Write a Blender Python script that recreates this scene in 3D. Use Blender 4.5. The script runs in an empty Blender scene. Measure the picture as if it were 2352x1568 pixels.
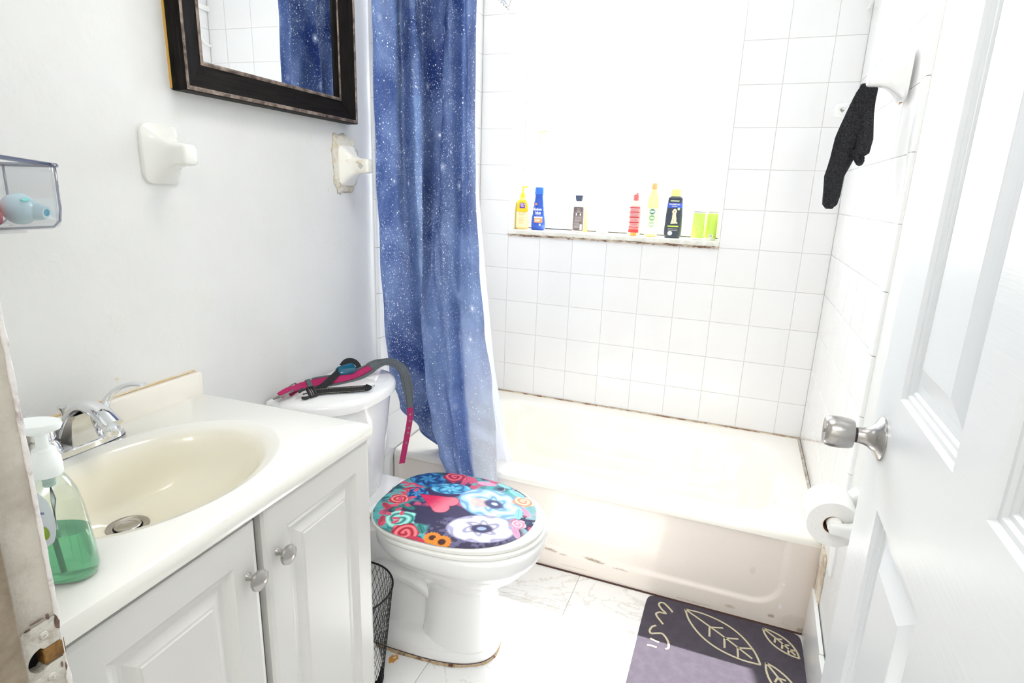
import bpy, bmesh, math, random
import numpy as np
from mathutils import Vector, Matrix
random.seed(7)
sc = bpy.context.scene
PI = math.pi

# ------------------------------------------------------------------ camera
yaw, pitch, roll = 3.64731404e-01, -2.53348997e-01, 3.50047729e-02
fwd = Vector((-math.sin(yaw)*math.cos(pitch), math.cos(yaw)*math.cos(pitch), math.sin(pitch)))
r0 = fwd.cross(Vector((0, 0, 1))).normalized()
u0 = r0.cross(fwd)
rt = r0*math.cos(roll)+u0*math.sin(roll)
up = -r0*math.sin(roll)+u0*math.cos(roll)
cam_d = bpy.data.cameras.new('camera')
cam = bpy.data.objects.new('camera', cam_d)
sc.collection.objects.link(cam)
m = Matrix.Identity(4)
for i in range(3):
    m[i][0] = rt[i]; m[i][1] = up[i]; m[i][2] = -fwd[i]
CAM = Vector((1.12254, -2.54083, 1.27702))
m.translation = CAM
cam.matrix_world = m
cam_d.sensor_width = 36
cam_d.lens = 1335.95/2352*36
cam_d.clip_start = 0.02
sc.camera = cam

# ------------------------------------------------------------------ light
sc.view_settings.view_transform = 'Standard'
sc.view_settings.look = 'None'
sc.view_settings.gamma = 1
sc.view_settings.use_curve_mapping = False
sc.view_settings.exposure = 0.17
sc.cycles.diffuse_bounces = 7
sc.cycles.max_bounces = 12
sc.cycles.use_adaptive_sampling = True
sc.cycles.adaptive_threshold = 0.06
sc.cycles.caustics_reflective = False
sc.cycles.caustics_refractive = False
w = bpy.data.worlds.new('world'); sc.world = w; w.use_nodes = True
bg = w.node_tree.nodes['Background']
bg.inputs[0].default_value = (0.93, 0.97, 1.0, 1)
bg.inputs[1].default_value = 6.5

def light(kind, name, loc, energy, color=(1, 1, 1), size=None, size_y=None, direction=None):
    d = bpy.data.lights.new(name, kind); d.energy = energy; d.color = color
    o = bpy.data.objects.new(name, d); sc.collection.objects.link(o); o.location = loc
    if kind == 'AREA':
        d.shape = 'RECTANGLE'; d.size = size; d.size_y = size_y or size
    if direction is not None:
        o.rotation_euler = Vector(direction).to_track_quat('-Z', 'Y').to_euler()
    return o
sun = light('SUN', 'sun', (0.2, 3, 4), 18.0, (1, 0.98, 0.95), direction=(0.19, -0.722, -1.0))
sun.data.angle = 0.012
light('AREA', 'window_daylight', (0.577, 0.30, 1.65), 20, (0.95, 0.98, 1.0), 0.9, 1.1, direction=(0.1, -1, -0.25))
light('AREA', 'bathroom_ceiling_fill', (0.85, -1.45, 2.36), 6.5, (1, 0.985, 0.95), 0.45, 0.45, direction=(0, 0, -1))  # unseen overhead lamp, added to fill the bathroom
light('AREA', 'hallway_fill', (1.0, -3.9, 1.25), 8, (0.98, 0.99, 1.0), 1.7, 2.0, direction=(0, 1, -0.12))  # no window here: area light added behind the camera to fill low surfaces
light('AREA', 'hallway_ceiling_fill', (1.15, -3.1, 2.36), 22, (1, 0.985, 0.96), 0.9, 0.7, direction=(0, 0.15, -1))  # unseen hall lamp, added to spill fill light through the doorway

# ------------------------------------------------------------------ helpers
AL = 0.038                       # the left wall is a little out of square
CA, SA = math.cos(AL), math.sin(AL)
def LW(n, d, z):                  # left-wall coordinates: n out of the wall, d along it toward the door
    return Vector((n*CA+d*SA, -0.9+n*SA-d*CA, z))

def nodes(m): return m.node_tree.nodes, m.node_tree.links
MATS = {}
def mat(name, col, rough=0.5, metal=0.0, var=None, vscale=8.0, bump=0.0, bscale=60.0, spec=0.5, coat=0.0,
        trans=0.0, ior=1.45, lo=0.4, hi=0.65, stretch=None, emit=None):
    if name in MATS: return MATS[name]
    m = bpy.data.materials.new(name); m.use_nodes = True
    N, L = nodes(m); b = N['Principled BSDF']
    b.inputs['Base Color'].default_value = (*col, 1); b.inputs['Roughness'].default_value = rough
    b.inputs['Metallic'].default_value = metal; b.inputs['Specular IOR Level'].default_value = spec
    b.inputs['Coat Weight'].default_value = coat; b.inputs['Transmission Weight'].default_value = trans
    b.inputs['IOR'].default_value = ior
    tc = N.new('ShaderNodeTexCoord'); co = tc.outputs['Object']
    if stretch:
        mp = N.new('ShaderNodeMapping'); mp.inputs['Scale'].default_value = stretch
        L.new(co, mp.inputs[0]); co = mp.outputs[0]
    if var:
        n = N.new('ShaderNodeTexNoise'); n.inputs['Scale'].default_value = vscale; n.inputs['Detail'].default_value = 6
        n.inputs['Roughness'].default_value = 0.65
        L.new(co, n.inputs['Vector'])
        r = N.new('ShaderNodeValToRGB'); r.color_ramp.elements[0].position = lo; r.color_ramp.elements[1].position = hi
        r.color_ramp.elements[0].color = (*col, 1); r.color_ramp.elements[1].color = (*var, 1)
        L.new(n.outputs['Fac'], r.inputs[0]); L.new(r.outputs[0], b.inputs['Base Color'])
    if bump:
        n2 = N.new('ShaderNodeTexNoise'); n2.inputs['Scale'].default_value = bscale; n2.inputs['Detail'].default_value = 5
        L.new(co, n2.inputs['Vector'])
        bp = N.new('ShaderNodeBump'); bp.inputs['Strength'].default_value = bump; bp.inputs['Distance'].default_value = 0.01
        L.new(n2.outputs['Fac'], bp.inputs['Height']); L.new(bp.outputs[0], b.inputs['Normal'])
    MATS[name] = m
    return m
def vmat(name, rough=0.5, coat=0.0, bump=0.0, bscale=300, spec=0.5):
    m = bpy.data.materials.new(name); m.use_nodes = True
    N, L = nodes(m); b = N['Principled BSDF']; b.inputs['Roughness'].default_value = rough; b.inputs['Coat Weight'].default_value = coat
    b.inputs['Specular IOR Level'].default_value = spec
    a = N.new('ShaderNodeAttribute'); a.attribute_name = 'paint'; L.new(a.outputs['Color'], b.inputs['Base Color'])
    if bump:
        tc = N.new('ShaderNodeTexCoord'); n2 = N.new('ShaderNodeTexNoise'); n2.inputs['Scale'].default_value = bscale
        L.new(tc.outputs['Object'], n2.inputs['Vector'])
        bp = N.new('ShaderNodeBump'); bp.inputs['Strength'].default_value = bump; bp.inputs['Distance'].default_value = 0.005
        L.new(n2.outputs['Fac'], bp.inputs['Height']); L.new(bp.outputs[0], b.inputs['Normal'])
    return m
def srgb(r, g, b):
    f = lambda c: (c/255/12.92 if c/255 <= .04045 else ((c/255+.055)/1.055)**2.4)
    return (f(r), f(g), f(b))

def obj(name, bm, m=None, parent=None, loc=None, rot=None, smooth=None, kind=None):
    if isinstance(bm, bpy.types.Mesh): me = bm
    else:
        bmesh.ops.recalc_face_normals(bm, faces=bm.faces[:])
        me = bpy.data.meshes.new(name); bm.to_mesh(me); bm.free()
    if m is not None and not me.materials:
        for q in (m if isinstance(m, (list, tuple)) else [m]): me.materials.append(q)
    if smooth:
        me.polygons.foreach_set('use_smooth', [True]*len(me.polygons))
        if smooth is not True: me.set_sharp_from_angle(angle=math.radians(smooth))
    o = bpy.data.objects.new(name, me); sc.collection.objects.link(o)
    if parent: o.parent = parent
    if loc is not None: o.location = loc
    if rot is not None: o.rotation_euler = rot
    if kind: o['kind'] = kind
    return o
def tag(o, label, cat, group=None):
    o['label'] = label; o['category'] = cat
    if group: o['group'] = group
    return o
def thing(name, label, cat, loc=(0, 0, 0), rotz=0.0, group=None):
    o = bpy.data.objects.new(name, None); sc.collection.objects.link(o)
    o.empty_display_size = 0.05
    o.location = loc; o.rotation_euler = (0, 0, rotz)
    return tag(o, label, cat, group)
def struct(name, bm, m, **k):
    o = obj(name, bm, m, **k); o['kind'] = 'structure'; return o
def B(): return bmesh.new()
def box(bm, x0, x1, y0, y1, z0, z1, bev=0.0, seg=1, mi=0):
    r = bmesh.ops.create_cube(bm, size=1.0)
    vs = r['verts']
    for v in vs:
        v.co = Vector((x0 if v.co.x < 0 else x1, y0 if v.co.y < 0 else y1, z0 if v.co.z < 0 else z1))
    fs = set(f for v in vs for f in v.link_faces)
    for f in fs: f.material_index = mi
    if bev > 0:
        es = list(set(e for v in vs for e in v.link_edges))
        rr = bmesh.ops.bevel(bm, geom=es, offset=bev, segments=seg, affect='EDGES', profile=0.5)
        for f in rr['faces']: f.material_index = mi
    return bm
def bx(*a, **k): return box(B(), *a, **k)
def loft(bm, rings, cap0=True, cap1=True, closed=True, mi=0):
    R = [[bm.verts.new(p) for p in r] for r in rings]
    n = len(R[0])
    for a, b in zip(R[:-1], R[1:]):
        for i in range(n if closed else n-1):
            j = (i+1) % n
            try:
                f = bm.faces.new((a[i], a[j], b[j], b[i])); f.material_index = mi
            except ValueError: pass
    if cap0: bm.faces.new(R[0][::-1]).material_index = mi
    if cap1: bm.faces.new(R[-1]).material_index = mi
    return R
def se(cx, cy, z, a, b, p=2.0, n=48, b2=None, t0=0.0, t1=2*PI, full=True):
    out = []
    for i in range(n):
        t = t0+(t1-t0)*i/(n if full else n-1)
        c, s = math.cos(t), math.sin(t)
        x = a*math.copysign(abs(c)**(2/p), c)
        bb = b if (s >= 0 or b2 is None) else b2
        y = bb*math.copysign(abs(s)**(2/p), s)
        out.append((cx+x, cy+y, z))
    return out
def lathe(bm, prof, n=32, axis='z', o=(0, 0, 0), cap0=True, cap1=True, mi=0):
    rings = []
    for r, h in prof:
        ring = []
        for i in range(n):
            t = 2*PI*i/n; c, s = math.cos(t)*r, math.sin(t)*r
            p = (c, s, h) if axis == 'z' else ((h, c, s) if axis == 'x' else (c, h, s))
            ring.append((p[0]+o[0], p[1]+o[1], p[2]+o[2]))
        rings.append(ring)
    return loft(bm, rings, cap0, cap1, mi=mi)
def tube(bm, pts, r, n=10, cap=True, flat=None, up=Vector((0, 0, 1)), mi=0):
    """sweep; r number or list; flat = (w,h) gives an elliptical section"""
    pts = [Vector(p) for p in pts]
    rings = []
    for i, p in enumerate(pts):
        t = (pts[min(i+1, len(pts)-1)]-pts[max(i-1, 0)]).normalized()
        s = t.cross(up)
        if s.length < 1e-4: s = t.cross(Vector((1, 0, 0)))
        s.normalize(); u = s.cross(t).normalized()
        rr = r[i] if isinstance(r, (list, tuple)) else r
        ra, rb = (rr if isinstance(rr, (tuple, list)) else (rr, rr))
        if flat: ra, rb = flat[0]*1.0, flat[1]*1.0
        rings.append([p+s*math.cos(2*PI*k/n)*ra+u*math.sin(2*PI*k/n)*rb for k in range(n)])
    loft(bm, rings, cap, cap, mi=mi)
def smooth_path(pts, k=8):
    pts = [Vector(p) for p in pts]; out = []
    for i in range(len(pts)-1):
        p0, p1, p2, p3 = pts[max(i-1, 0)], pts[i], pts[i+1], pts[min(i+2, len(pts)-1)]
        for j in range(k):
            t = j/k
            out.append(0.5*((2*p1)+(p2-p0)*t+(2*p0-5*p1+4*p2-p3)*t*t+(3*p1-p0-3*p2+p3)*t**3))
    out.append(pts[-1]); return out
def ribbon(bm, pts, width, thick, up=Vector((0, 0, 1)), mi=0):
    """strap lying with its normal near `up` (vector or list of vectors)"""
    pts = [Vector(p) for p in pts]; rings = []
    for i, p in enumerate(pts):
        t = (pts[min(i+1, len(pts)-1)]-pts[max(i-1, 0)]).normalized()
        uu = up[i] if isinstance(up, list) else up
        s = t.cross(uu).normalized(); u = s.cross(t).normalized()
        ww = width[i] if isinstance(width, list) else width
        a, b = s*ww/2, u*thick/2
        rings.append([p-a-b, p+a-b, p+a+b, p-a+b])
    loft(bm, rings, True, True, mi=mi)
def text(s, size, parent, loc, rot, m, name='lettering', extrude=0.0002, align='CENTER', bold=0.0, sx=1.0):
    cu = bpy.data.curves.new(name, 'FONT'); cu.body = s; cu.size = size; cu.extrude = extrude
    cu.align_x = align; cu.align_y = 'CENTER'; cu.resolution_u = 2; cu.offset = bold
    t = bpy.data.objects.new('tmp_text', cu)
    me = bpy.data.meshes.new_from_object(t)
    bpy.data.objects.remove(t); bpy.data.curves.remove(cu)
    me.transform(Matrix.Diagonal((sx, 1, 1, 1)))
    return obj(name, me, m, parent, loc, rot)

# ------------------------------------------------------------------ materials
white_wall = mat('painted_wall', srgb(226, 226, 225), 0.42, var=srgb(221, 221, 219), vscale=2.5, bump=0.12, bscale=35)
tile_m = mat('glazed_tile', srgb(236, 236, 237), 0.09, var=srgb(234, 233, 233), vscale=1.3, coat=0.3)
grout_m = mat('grout', srgb(228, 226, 221), 0.9, var=srgb(196, 182, 164), vscale=5, lo=0.5, hi=0.75)
caulk_m = mat('old_caulk', srgb(222, 205, 180), 0.8, var=srgb(140, 84, 40), vscale=18, lo=0.45, hi=0.6)
yellow_caulk = mat('yellowed_caulk', srgb(228, 214, 180), 0.6, var=srgb(214, 180, 125), vscale=22, bump=0.4, bscale=80)
ceramic = mat('white_ceramic', srgb(238, 238, 237), 0.08, coat=0.5)
porc = mat('toilet_porcelain', srgb(236, 236, 236), 0.07, coat=0.5)
plastic_w = mat('white_plastic', srgb(240, 240, 236), 0.3)
trim_w = mat('white_trim_paint', srgb(238, 239, 238), 0.35, bump=0.05, bscale=40)
door_m = mat('door_paint', srgb(236, 238, 239), 0.33)
chrome = mat('chrome', (0.82, 0.83, 0.85), 0.07, 1.0)
satin = mat('satin_nickel', (0.44, 0.42, 0.405), 0.27, 1.0, bump=0.04, bscale=200)
cab_m = mat('cabinet_thermofoil', srgb(205, 204, 201), 0.3)
black_pl = mat('black_plastic', (0.012, 0.012, 0.014), 0.35)
dark_m = mat('dark_void', (0.01, 0.009, 0.008), 0.9)
brass = mat('aged_brass', srgb(150, 112, 58), 0.5, 0.4, var=srgb(92, 62, 34), vscale=60)
def clear_mat(name, tint, gloss=0.06, alpha=1.0, diff=None, rough=0.03):
    m = bpy.data.materials.new(name); m.use_nodes = True; N, L = nodes(m)
    for n in list(N): N.remove(n)
    out = N.new('ShaderNodeOutputMaterial'); t = N.new('ShaderNodeBsdfTransparent'); t.inputs[0].default_value = (*tint, 1)
    g = N.new('ShaderNodeBsdfGlossy'); g.inputs['Roughness'].default_value = rough
    fr = N.new('ShaderNodeLayerWeight'); fr.inputs[0].default_value = 0.25
    mr = N.new('ShaderNodeMath'); mr.operation = 'MULTIPLY_ADD'; mr.inputs[1].default_value = 0.45; mr.inputs[2].default_value = gloss
    L.new(fr.outputs['Facing'], mr.inputs[0])
    src = t
    if diff is not None:
        d = N.new('ShaderNodeBsdfDiffuse'); d.inputs[0].default_value = (*diff, 1)
        m0 = N.new('ShaderNodeMixShader'); m0.inputs[0].default_value = 1-alpha; L.new(t.outputs[0], m0.inputs[1]); L.new(d.outputs[0], m0.inputs[2]); src = m0
    m1 = N.new('ShaderNodeMixShader'); L.new(mr.outputs[0], m1.inputs[0]); L.new(src.outputs[0], m1.inputs[1]); L.new(g.outputs[0], m1.inputs[2]); L.new(m1.outputs[0], out.inputs[0])
    MATS[name] = m; return m
glass_m = clear_mat('window_glass', (0.98, 0.99, 0.99), 0.02)

# ------------------------------------------------------------------ room shell
P = 0.154; W = 1.453; H = 2.4; ZR = 0.3185          # tile pitch, room width, height, tub rim height
WX0, WX1, WZ0, WZ1 = 0.117, 1.041, 1.080, 2.28
JX, JY = 0.549, -2.25                               # strike jamb corner

# floor
bm = bx(-0.3, W+0.3, -4.0, 0.3, -0.12, -0.0045)
floor = struct('floor', bm, grout_m)
def marble(name='floor_marble'):
    m = mat(name, srgb(238, 237, 233), 0.22, coat=0.2)
    N, L = nodes(m); b = N['Principled BSDF']
    tc = N.new('ShaderNodeTexCoord')
    n = N.new('ShaderNodeTexNoise'); n.inputs['Scale'].default_value = 3.5; n.inputs['Detail'].default_value = 9
    n.inputs['Roughness'].default_value = 0.6; n.inputs['Distortion'].default_value = 1.6
    L.new(tc.outputs['Object'], n.inputs['Vector'])
    r = N.new('ShaderNodeValToRGB'); e = r.color_ramp.elements
    e[0].position = 0.485; e[0].color = (*srgb(243, 243, 242), 1); e[1].position = 0.515; e[1].color = (*srgb(243, 243, 242), 1)
    k = r.color_ramp.elements.new(0.5); k.color = (*srgb(222, 220, 214), 1)
    L.new(n.outputs['Fac'], r.inputs[0])
    # grime specks near the toilet
    n2 = N.new('ShaderNodeTexNoise'); n2.inputs['Scale'].default_value = 90; n2.inputs['Detail'].default_value = 4
    L.new(tc.outputs['Object'], n2.inputs['Vector'])
    r2 = N.new('ShaderNodeValToRGB'); r2.color_ramp.elements[0].position = 0.68; r2.color_ramp.elements[1].position = 0.78
    r2.color_ramp.elements[0].color = (0, 0, 0, 1); r2.color_ramp.elements[1].color = (0.6, 0.6, 0.6, 1)
    L.new(n2.outputs['Fac'], r2.inputs[0])
    mx = N.new('ShaderNodeMixRGB'); L.new(r2.outputs[0], mx.inputs[0]); L.new(r.outputs[0], mx.inputs[1])
    mx.inputs[2].default_value = (*srgb(190, 176, 155), 1)
    L.new(mx.outputs[0], b.inputs['Base Color'])
    return m
fm = marble()
TW, TL = 0.290, 0.610
cols = [(0.746-TW*k, -1.005 if k == 1 else (-0.72 if k % 2 == 0 else -1.005)) for k in (-3, -2, -1, 0, 1, 2, 3)]
for x0, yj in cols:
    for r in range(-7, 4):
        y0 = yj+TL*r; y1 = y0+TL
        if y0 > -0.78 or y1 < -3.9: continue
        a, b_ = max(x0, -0.1), min(x0+TW, W+0.02)
        if b_-a < 0.01: continue
        y1c = min(y1, -0.78)
        g = 0.0009
        t = obj('tile', bx(a+g, b_-g, y0+g, y1c-g, -0.0045, 0.0, bev=0.0006), fm, floor)

# back wall with the window opening
bm = B()
box(bm, -0.25, W+0.15, 0.0, 0.26, -0.1, WZ0-0.0)
box(bm, -0.25, WX0, 0.0, 0.26, WZ0, WZ1)
box(bm, WX1, W+0.15, 0.0, 0.26, WZ0, WZ1)
box(bm, -0.25, W+0.15, 0.0, 0.26, WZ1, H+0.1)
wall_back = struct('wall_back', bm, grout_m)
tile_cache = {}
def tile_mesh(w_, h_, t_=0.0022):
    k = (round(w_, 4), round(h_, 4))
    if k not in tile_cache:
        b = bx(-w_/2, w_/2, -t_, 0, -h_/2, h_/2, bev=0.0012, seg=1)
        bmesh.ops.recalc_face_normals(b, faces=b.faces[:])
        me = bpy.data.meshes.new('tile'); b.to_mesh(me); b.free(); me.materials.append(tile_m)
        tile_cache[k] = me
    return tile_cache[k]
def put_tile(parent, x, z, w_, h_, loc, rotz):
    o = bpy.data.objects.new('tile', tile_mesh(w_-0.0009, h_-0.0009)); sc.collection.objects.link(o)
    o.parent = parent; o.location = loc
    j = 0.0015
    o.rotation_euler = (random.uniform(-j, j), random.uniform(-j, j), rotz+random.uniform(-j, j))
rows = []
z = WZ0
while z > ZR+0.02:
    rows.append((max(z-P, ZR+0.004), z)); z -= P
z = WZ0
while z < H-0.02:
    rows.append((z, min(z+P, H))); z += P
for (za, zb) in rows:
    c = -2
    while WX0+c*P < W-0.01:
        xa, xb = WX0+c*P, min(WX0+(c+1)*P, W-0.002); c += 1
        if xb < 0.02: continue
        xa = max(xa, -0.03)
        if za >= WZ0-0.01 and zb <= WZ1+P and xa > WX0-0.01 and xb < WX1+0.01:
            if za < WZ1-0.01: continue
        put_tile(wall_back, 0, 0, xb-xa, zb-za, ((xa+xb)/2, 0.0, (za+zb)/2), 0)
# window reveal (painted boards lining the opening)
reveal = mat('reveal_paint', srgb(240, 240, 236), 0.4)
bm = B(); box(bm, WX0, WX0+0.008, -0.004, 0.2, WZ0+0.02, WZ1); box(bm, WX1-0.008, WX1, -0.004, 0.2, WZ0+0.02, WZ1)
box(bm, WX0, WX1, -0.004, 0.2, WZ1-0.008, WZ1)
trim = struct('trim_1', bm, reveal)
sill_m = mat('old_sill_paint', srgb(232, 231, 224), 0.5, var=srgb(216, 212, 200), vscale=30, bump=0.3, bscale=50)
bm = bx(WX0, WX1, -0.012, 0.2, WZ0+0.004, WZ0+0.024, bev=0.002)
sill = struct('trim_2', bm, sill_m)
# crumbling edge below the sill
bm = B(); random.seed(3)
pts = []; N_ = 120
top = [bm.verts.new((WX0+(WX1-WX0)*i/N_, -0.0125-random.uniform(0, .002), WZ0+0.006+random.uniform(-.0012, .0012))) for i in range(N_+1)]
bot = [bm.verts.new((WX0+(WX1-WX0)*i/N_, -0.0105-random.uniform(0, .002), WZ0-0.003+random.uniform(-.002, .002))) for i in range(N_+1)]
bk = [bm.verts.new((WX0+(WX1-WX0)*i/N_, 0.0, WZ0-0.003)) for i in range(N_+1)]
for i in range(N_):
    bm.faces.new((top[i], top[i+1], bot[i+1], bot[i])); bm.faces.new((bot[i], bot[i+1], bk[i+1], bk[i]))
chip_m = mat('chipped_edge', srgb(205, 190, 172), 0.9, var=srgb(112, 84, 66), vscale=55, lo=0.42, hi=0.58, stretch=(0.5, 1, 1.6))
obj('chipped_edge', bm, chip_m, sill)

# window: white frame, two sashes, clear panes
win = struct('window_1', bx(WX0+0.008, WX1-0.008, 0.15, 0.155, WZ0+0.024, WZ0+0.03), plastic_w)
def frame_bm(x0, x1, z0, z1, y0, y1, t):
    b = B()
    box(b, x0, x0+t, y0, y1, z0, z1, bev=0.002); box(b, x1-t, x1, y0, y1, z0, z1, bev=0.002)
    box(b, x0+t, x1-t, y0, y1, z0, z0+t, bev=0.002); box(b, x0+t, x1-t, y0, y1, z1-t, z1, bev=0.002)
    return b
obj('window_frame', frame_bm(WX0+0.008, WX1-0.008, WZ0+0.024, WZ1-0.008, 0.15, 0.20, 0.028), plastic_w, win)
ZM = 1.56
lo_s = obj('lower_sash', frame_bm(WX0+0.036, WX1-0.036, WZ0+0.052, ZM, 0.155, 0.178, 0.03), plastic_w, win)
up_s = obj('upper_sash', frame_bm(WX0+0.036, WX1-0.036, ZM-0.03, WZ1-0.036, 0.178, 0.198, 0.03), plastic_w, win)
obj('pane', bx(WX0+0.066, WX1-0.066, 0.165, 0.168, WZ0+0.082, ZM-0.03), glass_m, lo_s)
obj('pane', bx(WX0+0.066, WX1-0.066, 0.187, 0.190, ZM, WZ1-0.066), glass_m, up_s)
bm = B(); box(bm, 0.198, 0.206, 0.135, 0.155, 1.475, 1.548, bev=0.002); box(bm, 0.198, 0.235, 0.14, 0.155, 1.54, 1.55, bev=0.002)
obj('sash_latch', bm, mat('rusty_latch', srgb(240, 236, 224), 0.5, var=srgb(214, 180, 120), vscale=30), win)

# left wall (skewed), tiled part in the tub alcove
wl = struct('wall_left', bx(-0.15, 0.0, -1.75, 1.2, -0.1, H+0.1), white_wall, loc=(0, -0.9, 0), rot=(0, 0, AL))
bull_m = mat('bullnose_tile', srgb(240, 241, 240), 0.12, coat=0.3)
def put_left(ya, yb, za, zb):
    o = bpy.data.objects.new('tile', tile_mesh(yb-ya-0.0009, zb-za-0.0009)); sc.collection.objects.link(o)
    o.parent = wl; o.location = (0.0, (ya+yb)/2, (za+zb)/2); o.rotation_euler = (0, 0, PI/2+random.uniform(-.002, .002))
for (za, zb) in rows + [(0.16, ZR+0.004)]:
    b = B()
    # rounded bullnose strip
    prof = [(0, 0), (0.004, 0.0006), (0.0075, 0.004), (0.009, 0.010), (0.009, 0.046)]
    loft(b, [[(x, 0.0+y, za+0.0008) for x, y in prof]+[(0, 0.046, za+0.0008)], [(x, 0.0+y, zb-0.0008) for x, y in prof]+[(0, 0.046, zb-0.0008)]])
    obj('bullnose_tile', b, bull_m, wl, loc=(0, 0, 0), smooth=40)
    for c in range(6):
        ya = 0.048+c*P; yb = min(ya+P, 0.9)
        if za < ZR-0.01: continue
        put_left(ya, yb, za, zb)

# right wall
wr = struct('wall_right', bx(0.0, 0.15, -3.2, 0.02, -0.1, H+0.1), white_wall, loc=(W, 0, 0))
for (za, zb) in rows:
    y = 0.0
    for c in range(7):
        ya = -0.006-c*P; yb = max(ya-P, -0.944)
        if ya-yb < 0.01: continue
        o = bpy.data.objects.new('tile', tile_mesh(ya-yb-0.0009, zb-za-0.0009)); sc.collection.objects.link(o)
        o.parent = wr; o.location = (0, (ya+yb)/2, (za+zb)/2); o.rotation_euler = (0, 0, -PI/2+random.uniform(-.002, .002))
    b = B(); prof = [(0, -0.990), (-0.004, -0.9894), (-0.0075, -0.986), (-0.009, -0.980), (-0.009, -0.9455)]
    loft(b, [[(x, y, za+0.0008) for x, y in prof]+[(0, -0.9455, za+0.0008)], [(x, y, zb-0.0008) for x, y in prof]+[(0, -0.9455, zb-0.0008)]])
    obj('bullnose_tile', b, bull_m, wr, smooth=40)
# strip of trim and caulk below the tile beside the tub
b = B()
zs = [0.03+0.29*i/24 for i in range(25)]
random.seed(5)
rg = [[(W-0.0, -0.905+random.uniform(-.003, .003), z_), (W-0.006, -0.90, z_), (W-0.008, -0.86, z_), (W-0.004, -0.815, z_), (W, -0.812, z_)] for z_ in zs]
loft(b, rg)
struct('trim_3', b, mat('rough_caulk', srgb(224, 214, 196), 0.7, var=srgb(170, 140, 110), vscale=14, bump=0.5, bscale=60), smooth=True)
# cut baseboard pieces leaning at the right wall
b = B()
loft(b, [[(W-0.014, -0.825, 0.0), (W-0.014, -1.08, 0.0), (W-0.014, -1.08, 0.155), (W-0.014, -0.845, 0.185)],
         [(W-0.004, -0.825, 0.0), (W-0.004, -1.08, 0.0), (W-0.004, -1.08, 0.155), (W-0.004, -0.845, 0.185)]])
bb = struct('baseboard_right', b, mat('base_tile', srgb(236, 237, 236), 0.15))
obj('board', bx(W-0.016, W-0.003, -2.2, -1.083, 0.0, 0.155, bev=0.002), mat('base_tile2', srgb(236, 237, 236), 0.2), bb)
# front wall with the doorway, hallway behind it
bm = B()
box(bm, -0.25, JX-0.02, -2.37, JY-0.0, -0.1, H+0.1)
box(bm, 1.42, W+0.15, -2.37, JY, -0.1, H+0.1)
box(bm, JX-0.02, 1.42, -2.37, JY, 2.06, H+0.1)
struct('wall_front', bm, white_wall)
struct('ceiling', bx(-0.3, W+1.3, -4.1, 0.4, H, H+0.1), white_wall)
hall = mat('hall_wall', srgb(226, 224, 218), 0.6)
struct('wall_hall_left', bx(-0.45, -0.3, -4.1, -2.3, -0.1, H+0.1), hall)
struct('wall_hall_right', bx(2.4, 2.55, -4.1, -2.2, -0.1, H+0.1), hall)
struct('wall_hall_back', bx(-0.45, 2.55, -4.1, -3.95, -0.1, H+0.1), hall)
struct('wall_hall_front', bx(W+0.15, 2.55, -2.37, -2.25, -0.1, H+0.1), hall)
struct('floor_hall', bx(W+0.2, 2.5, -4.05, -2.2, -0.12, -0.0), hall)

# ------------------------------------------------------------------ bathtub
tub_cream = srgb(238, 233, 222)
TXL, TXR, TYF = 0.0, W-0.003, -0.81
bm = B()
cx, cy = 0.735, -0.405
def rrect(hx, hy, rad, z, n=128, ox=0.0, oy=0.0):
    out = []
    for i in range(n):
        t = 2*PI*i/n+PI/n
        c, s = math.cos(t), math.sin(t)
        k = min(hx/abs(c) if abs(c) > 1e-6 else 1e9, hy/abs(s) if abs(s) > 1e-6 else 1e9)
        x, y = c*k, s*k
        ax, ay = max(abs(x)-(hx-rad), 0), max(abs(y)-(hy-rad), 0)
        if ax > 0 and ay > 0:
            # pull corner onto the arc along the ray
            ccx, ccy = hx-rad, hy-rad; X, Y = abs(c), abs(s)
            bq = -(X*ccx+Y*ccy); cq = ccx**2+ccy**2-rad**2
            kk = -bq+math.sqrt(max(bq*bq-cq, 0)); x, y = c*kk, s*kk
        out.append((cx+ox+x, cy+oy+y, z))
    return out
hx, hy = (TXR+0.03)/2, 0.405
rings = []
# outer edge ring snapped to the rectangle, then inward
def rect_ring(x0, x1, y0, y1, z, n=128):
    out = []
    for i in range(n):
        t = 2*PI*i/n+PI/n
        c, s = math.cos(t), math.sin(t)
        kx = ((x1-cx)/c if c > 0 else (x0-cx)/c) if abs(c) > 1e-6 else 1e9
        ky = ((y1-cy)/s if s > 0 else (y0-cy)/s) if abs(s) > 1e-6 else 1e9
        k = min(kx, ky); out.append([cx+c*k, cy+s*k, z])
    for X in (x0, x1):
        for Y in (y0, y1):
            j = min(range(n), key=lambda i: (out[i][0]-X)**2+(out[i][1]-Y)**2); out[j][0], out[j][1] = X, Y
    for p in out:
        if abs(p[0]-x0) < 1e-6: p[0] = -(p[1]+0.9)*0.038+0.004
    return out
x0_, x1_ = -0.032, TXR
rings = [rect_ring(x0_, x1_, TYF+0.001, 0.0, ZR-0.022), rect_ring(x0_, x1_, TYF+0.003, 0.0, ZR-0.012), rect_ring(x0_, x1_, TYF+0.009, 0.0, ZR-0.004),
         rect_ring(x0_, x1_, TYF+0.018, 0.0, ZR)]
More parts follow.
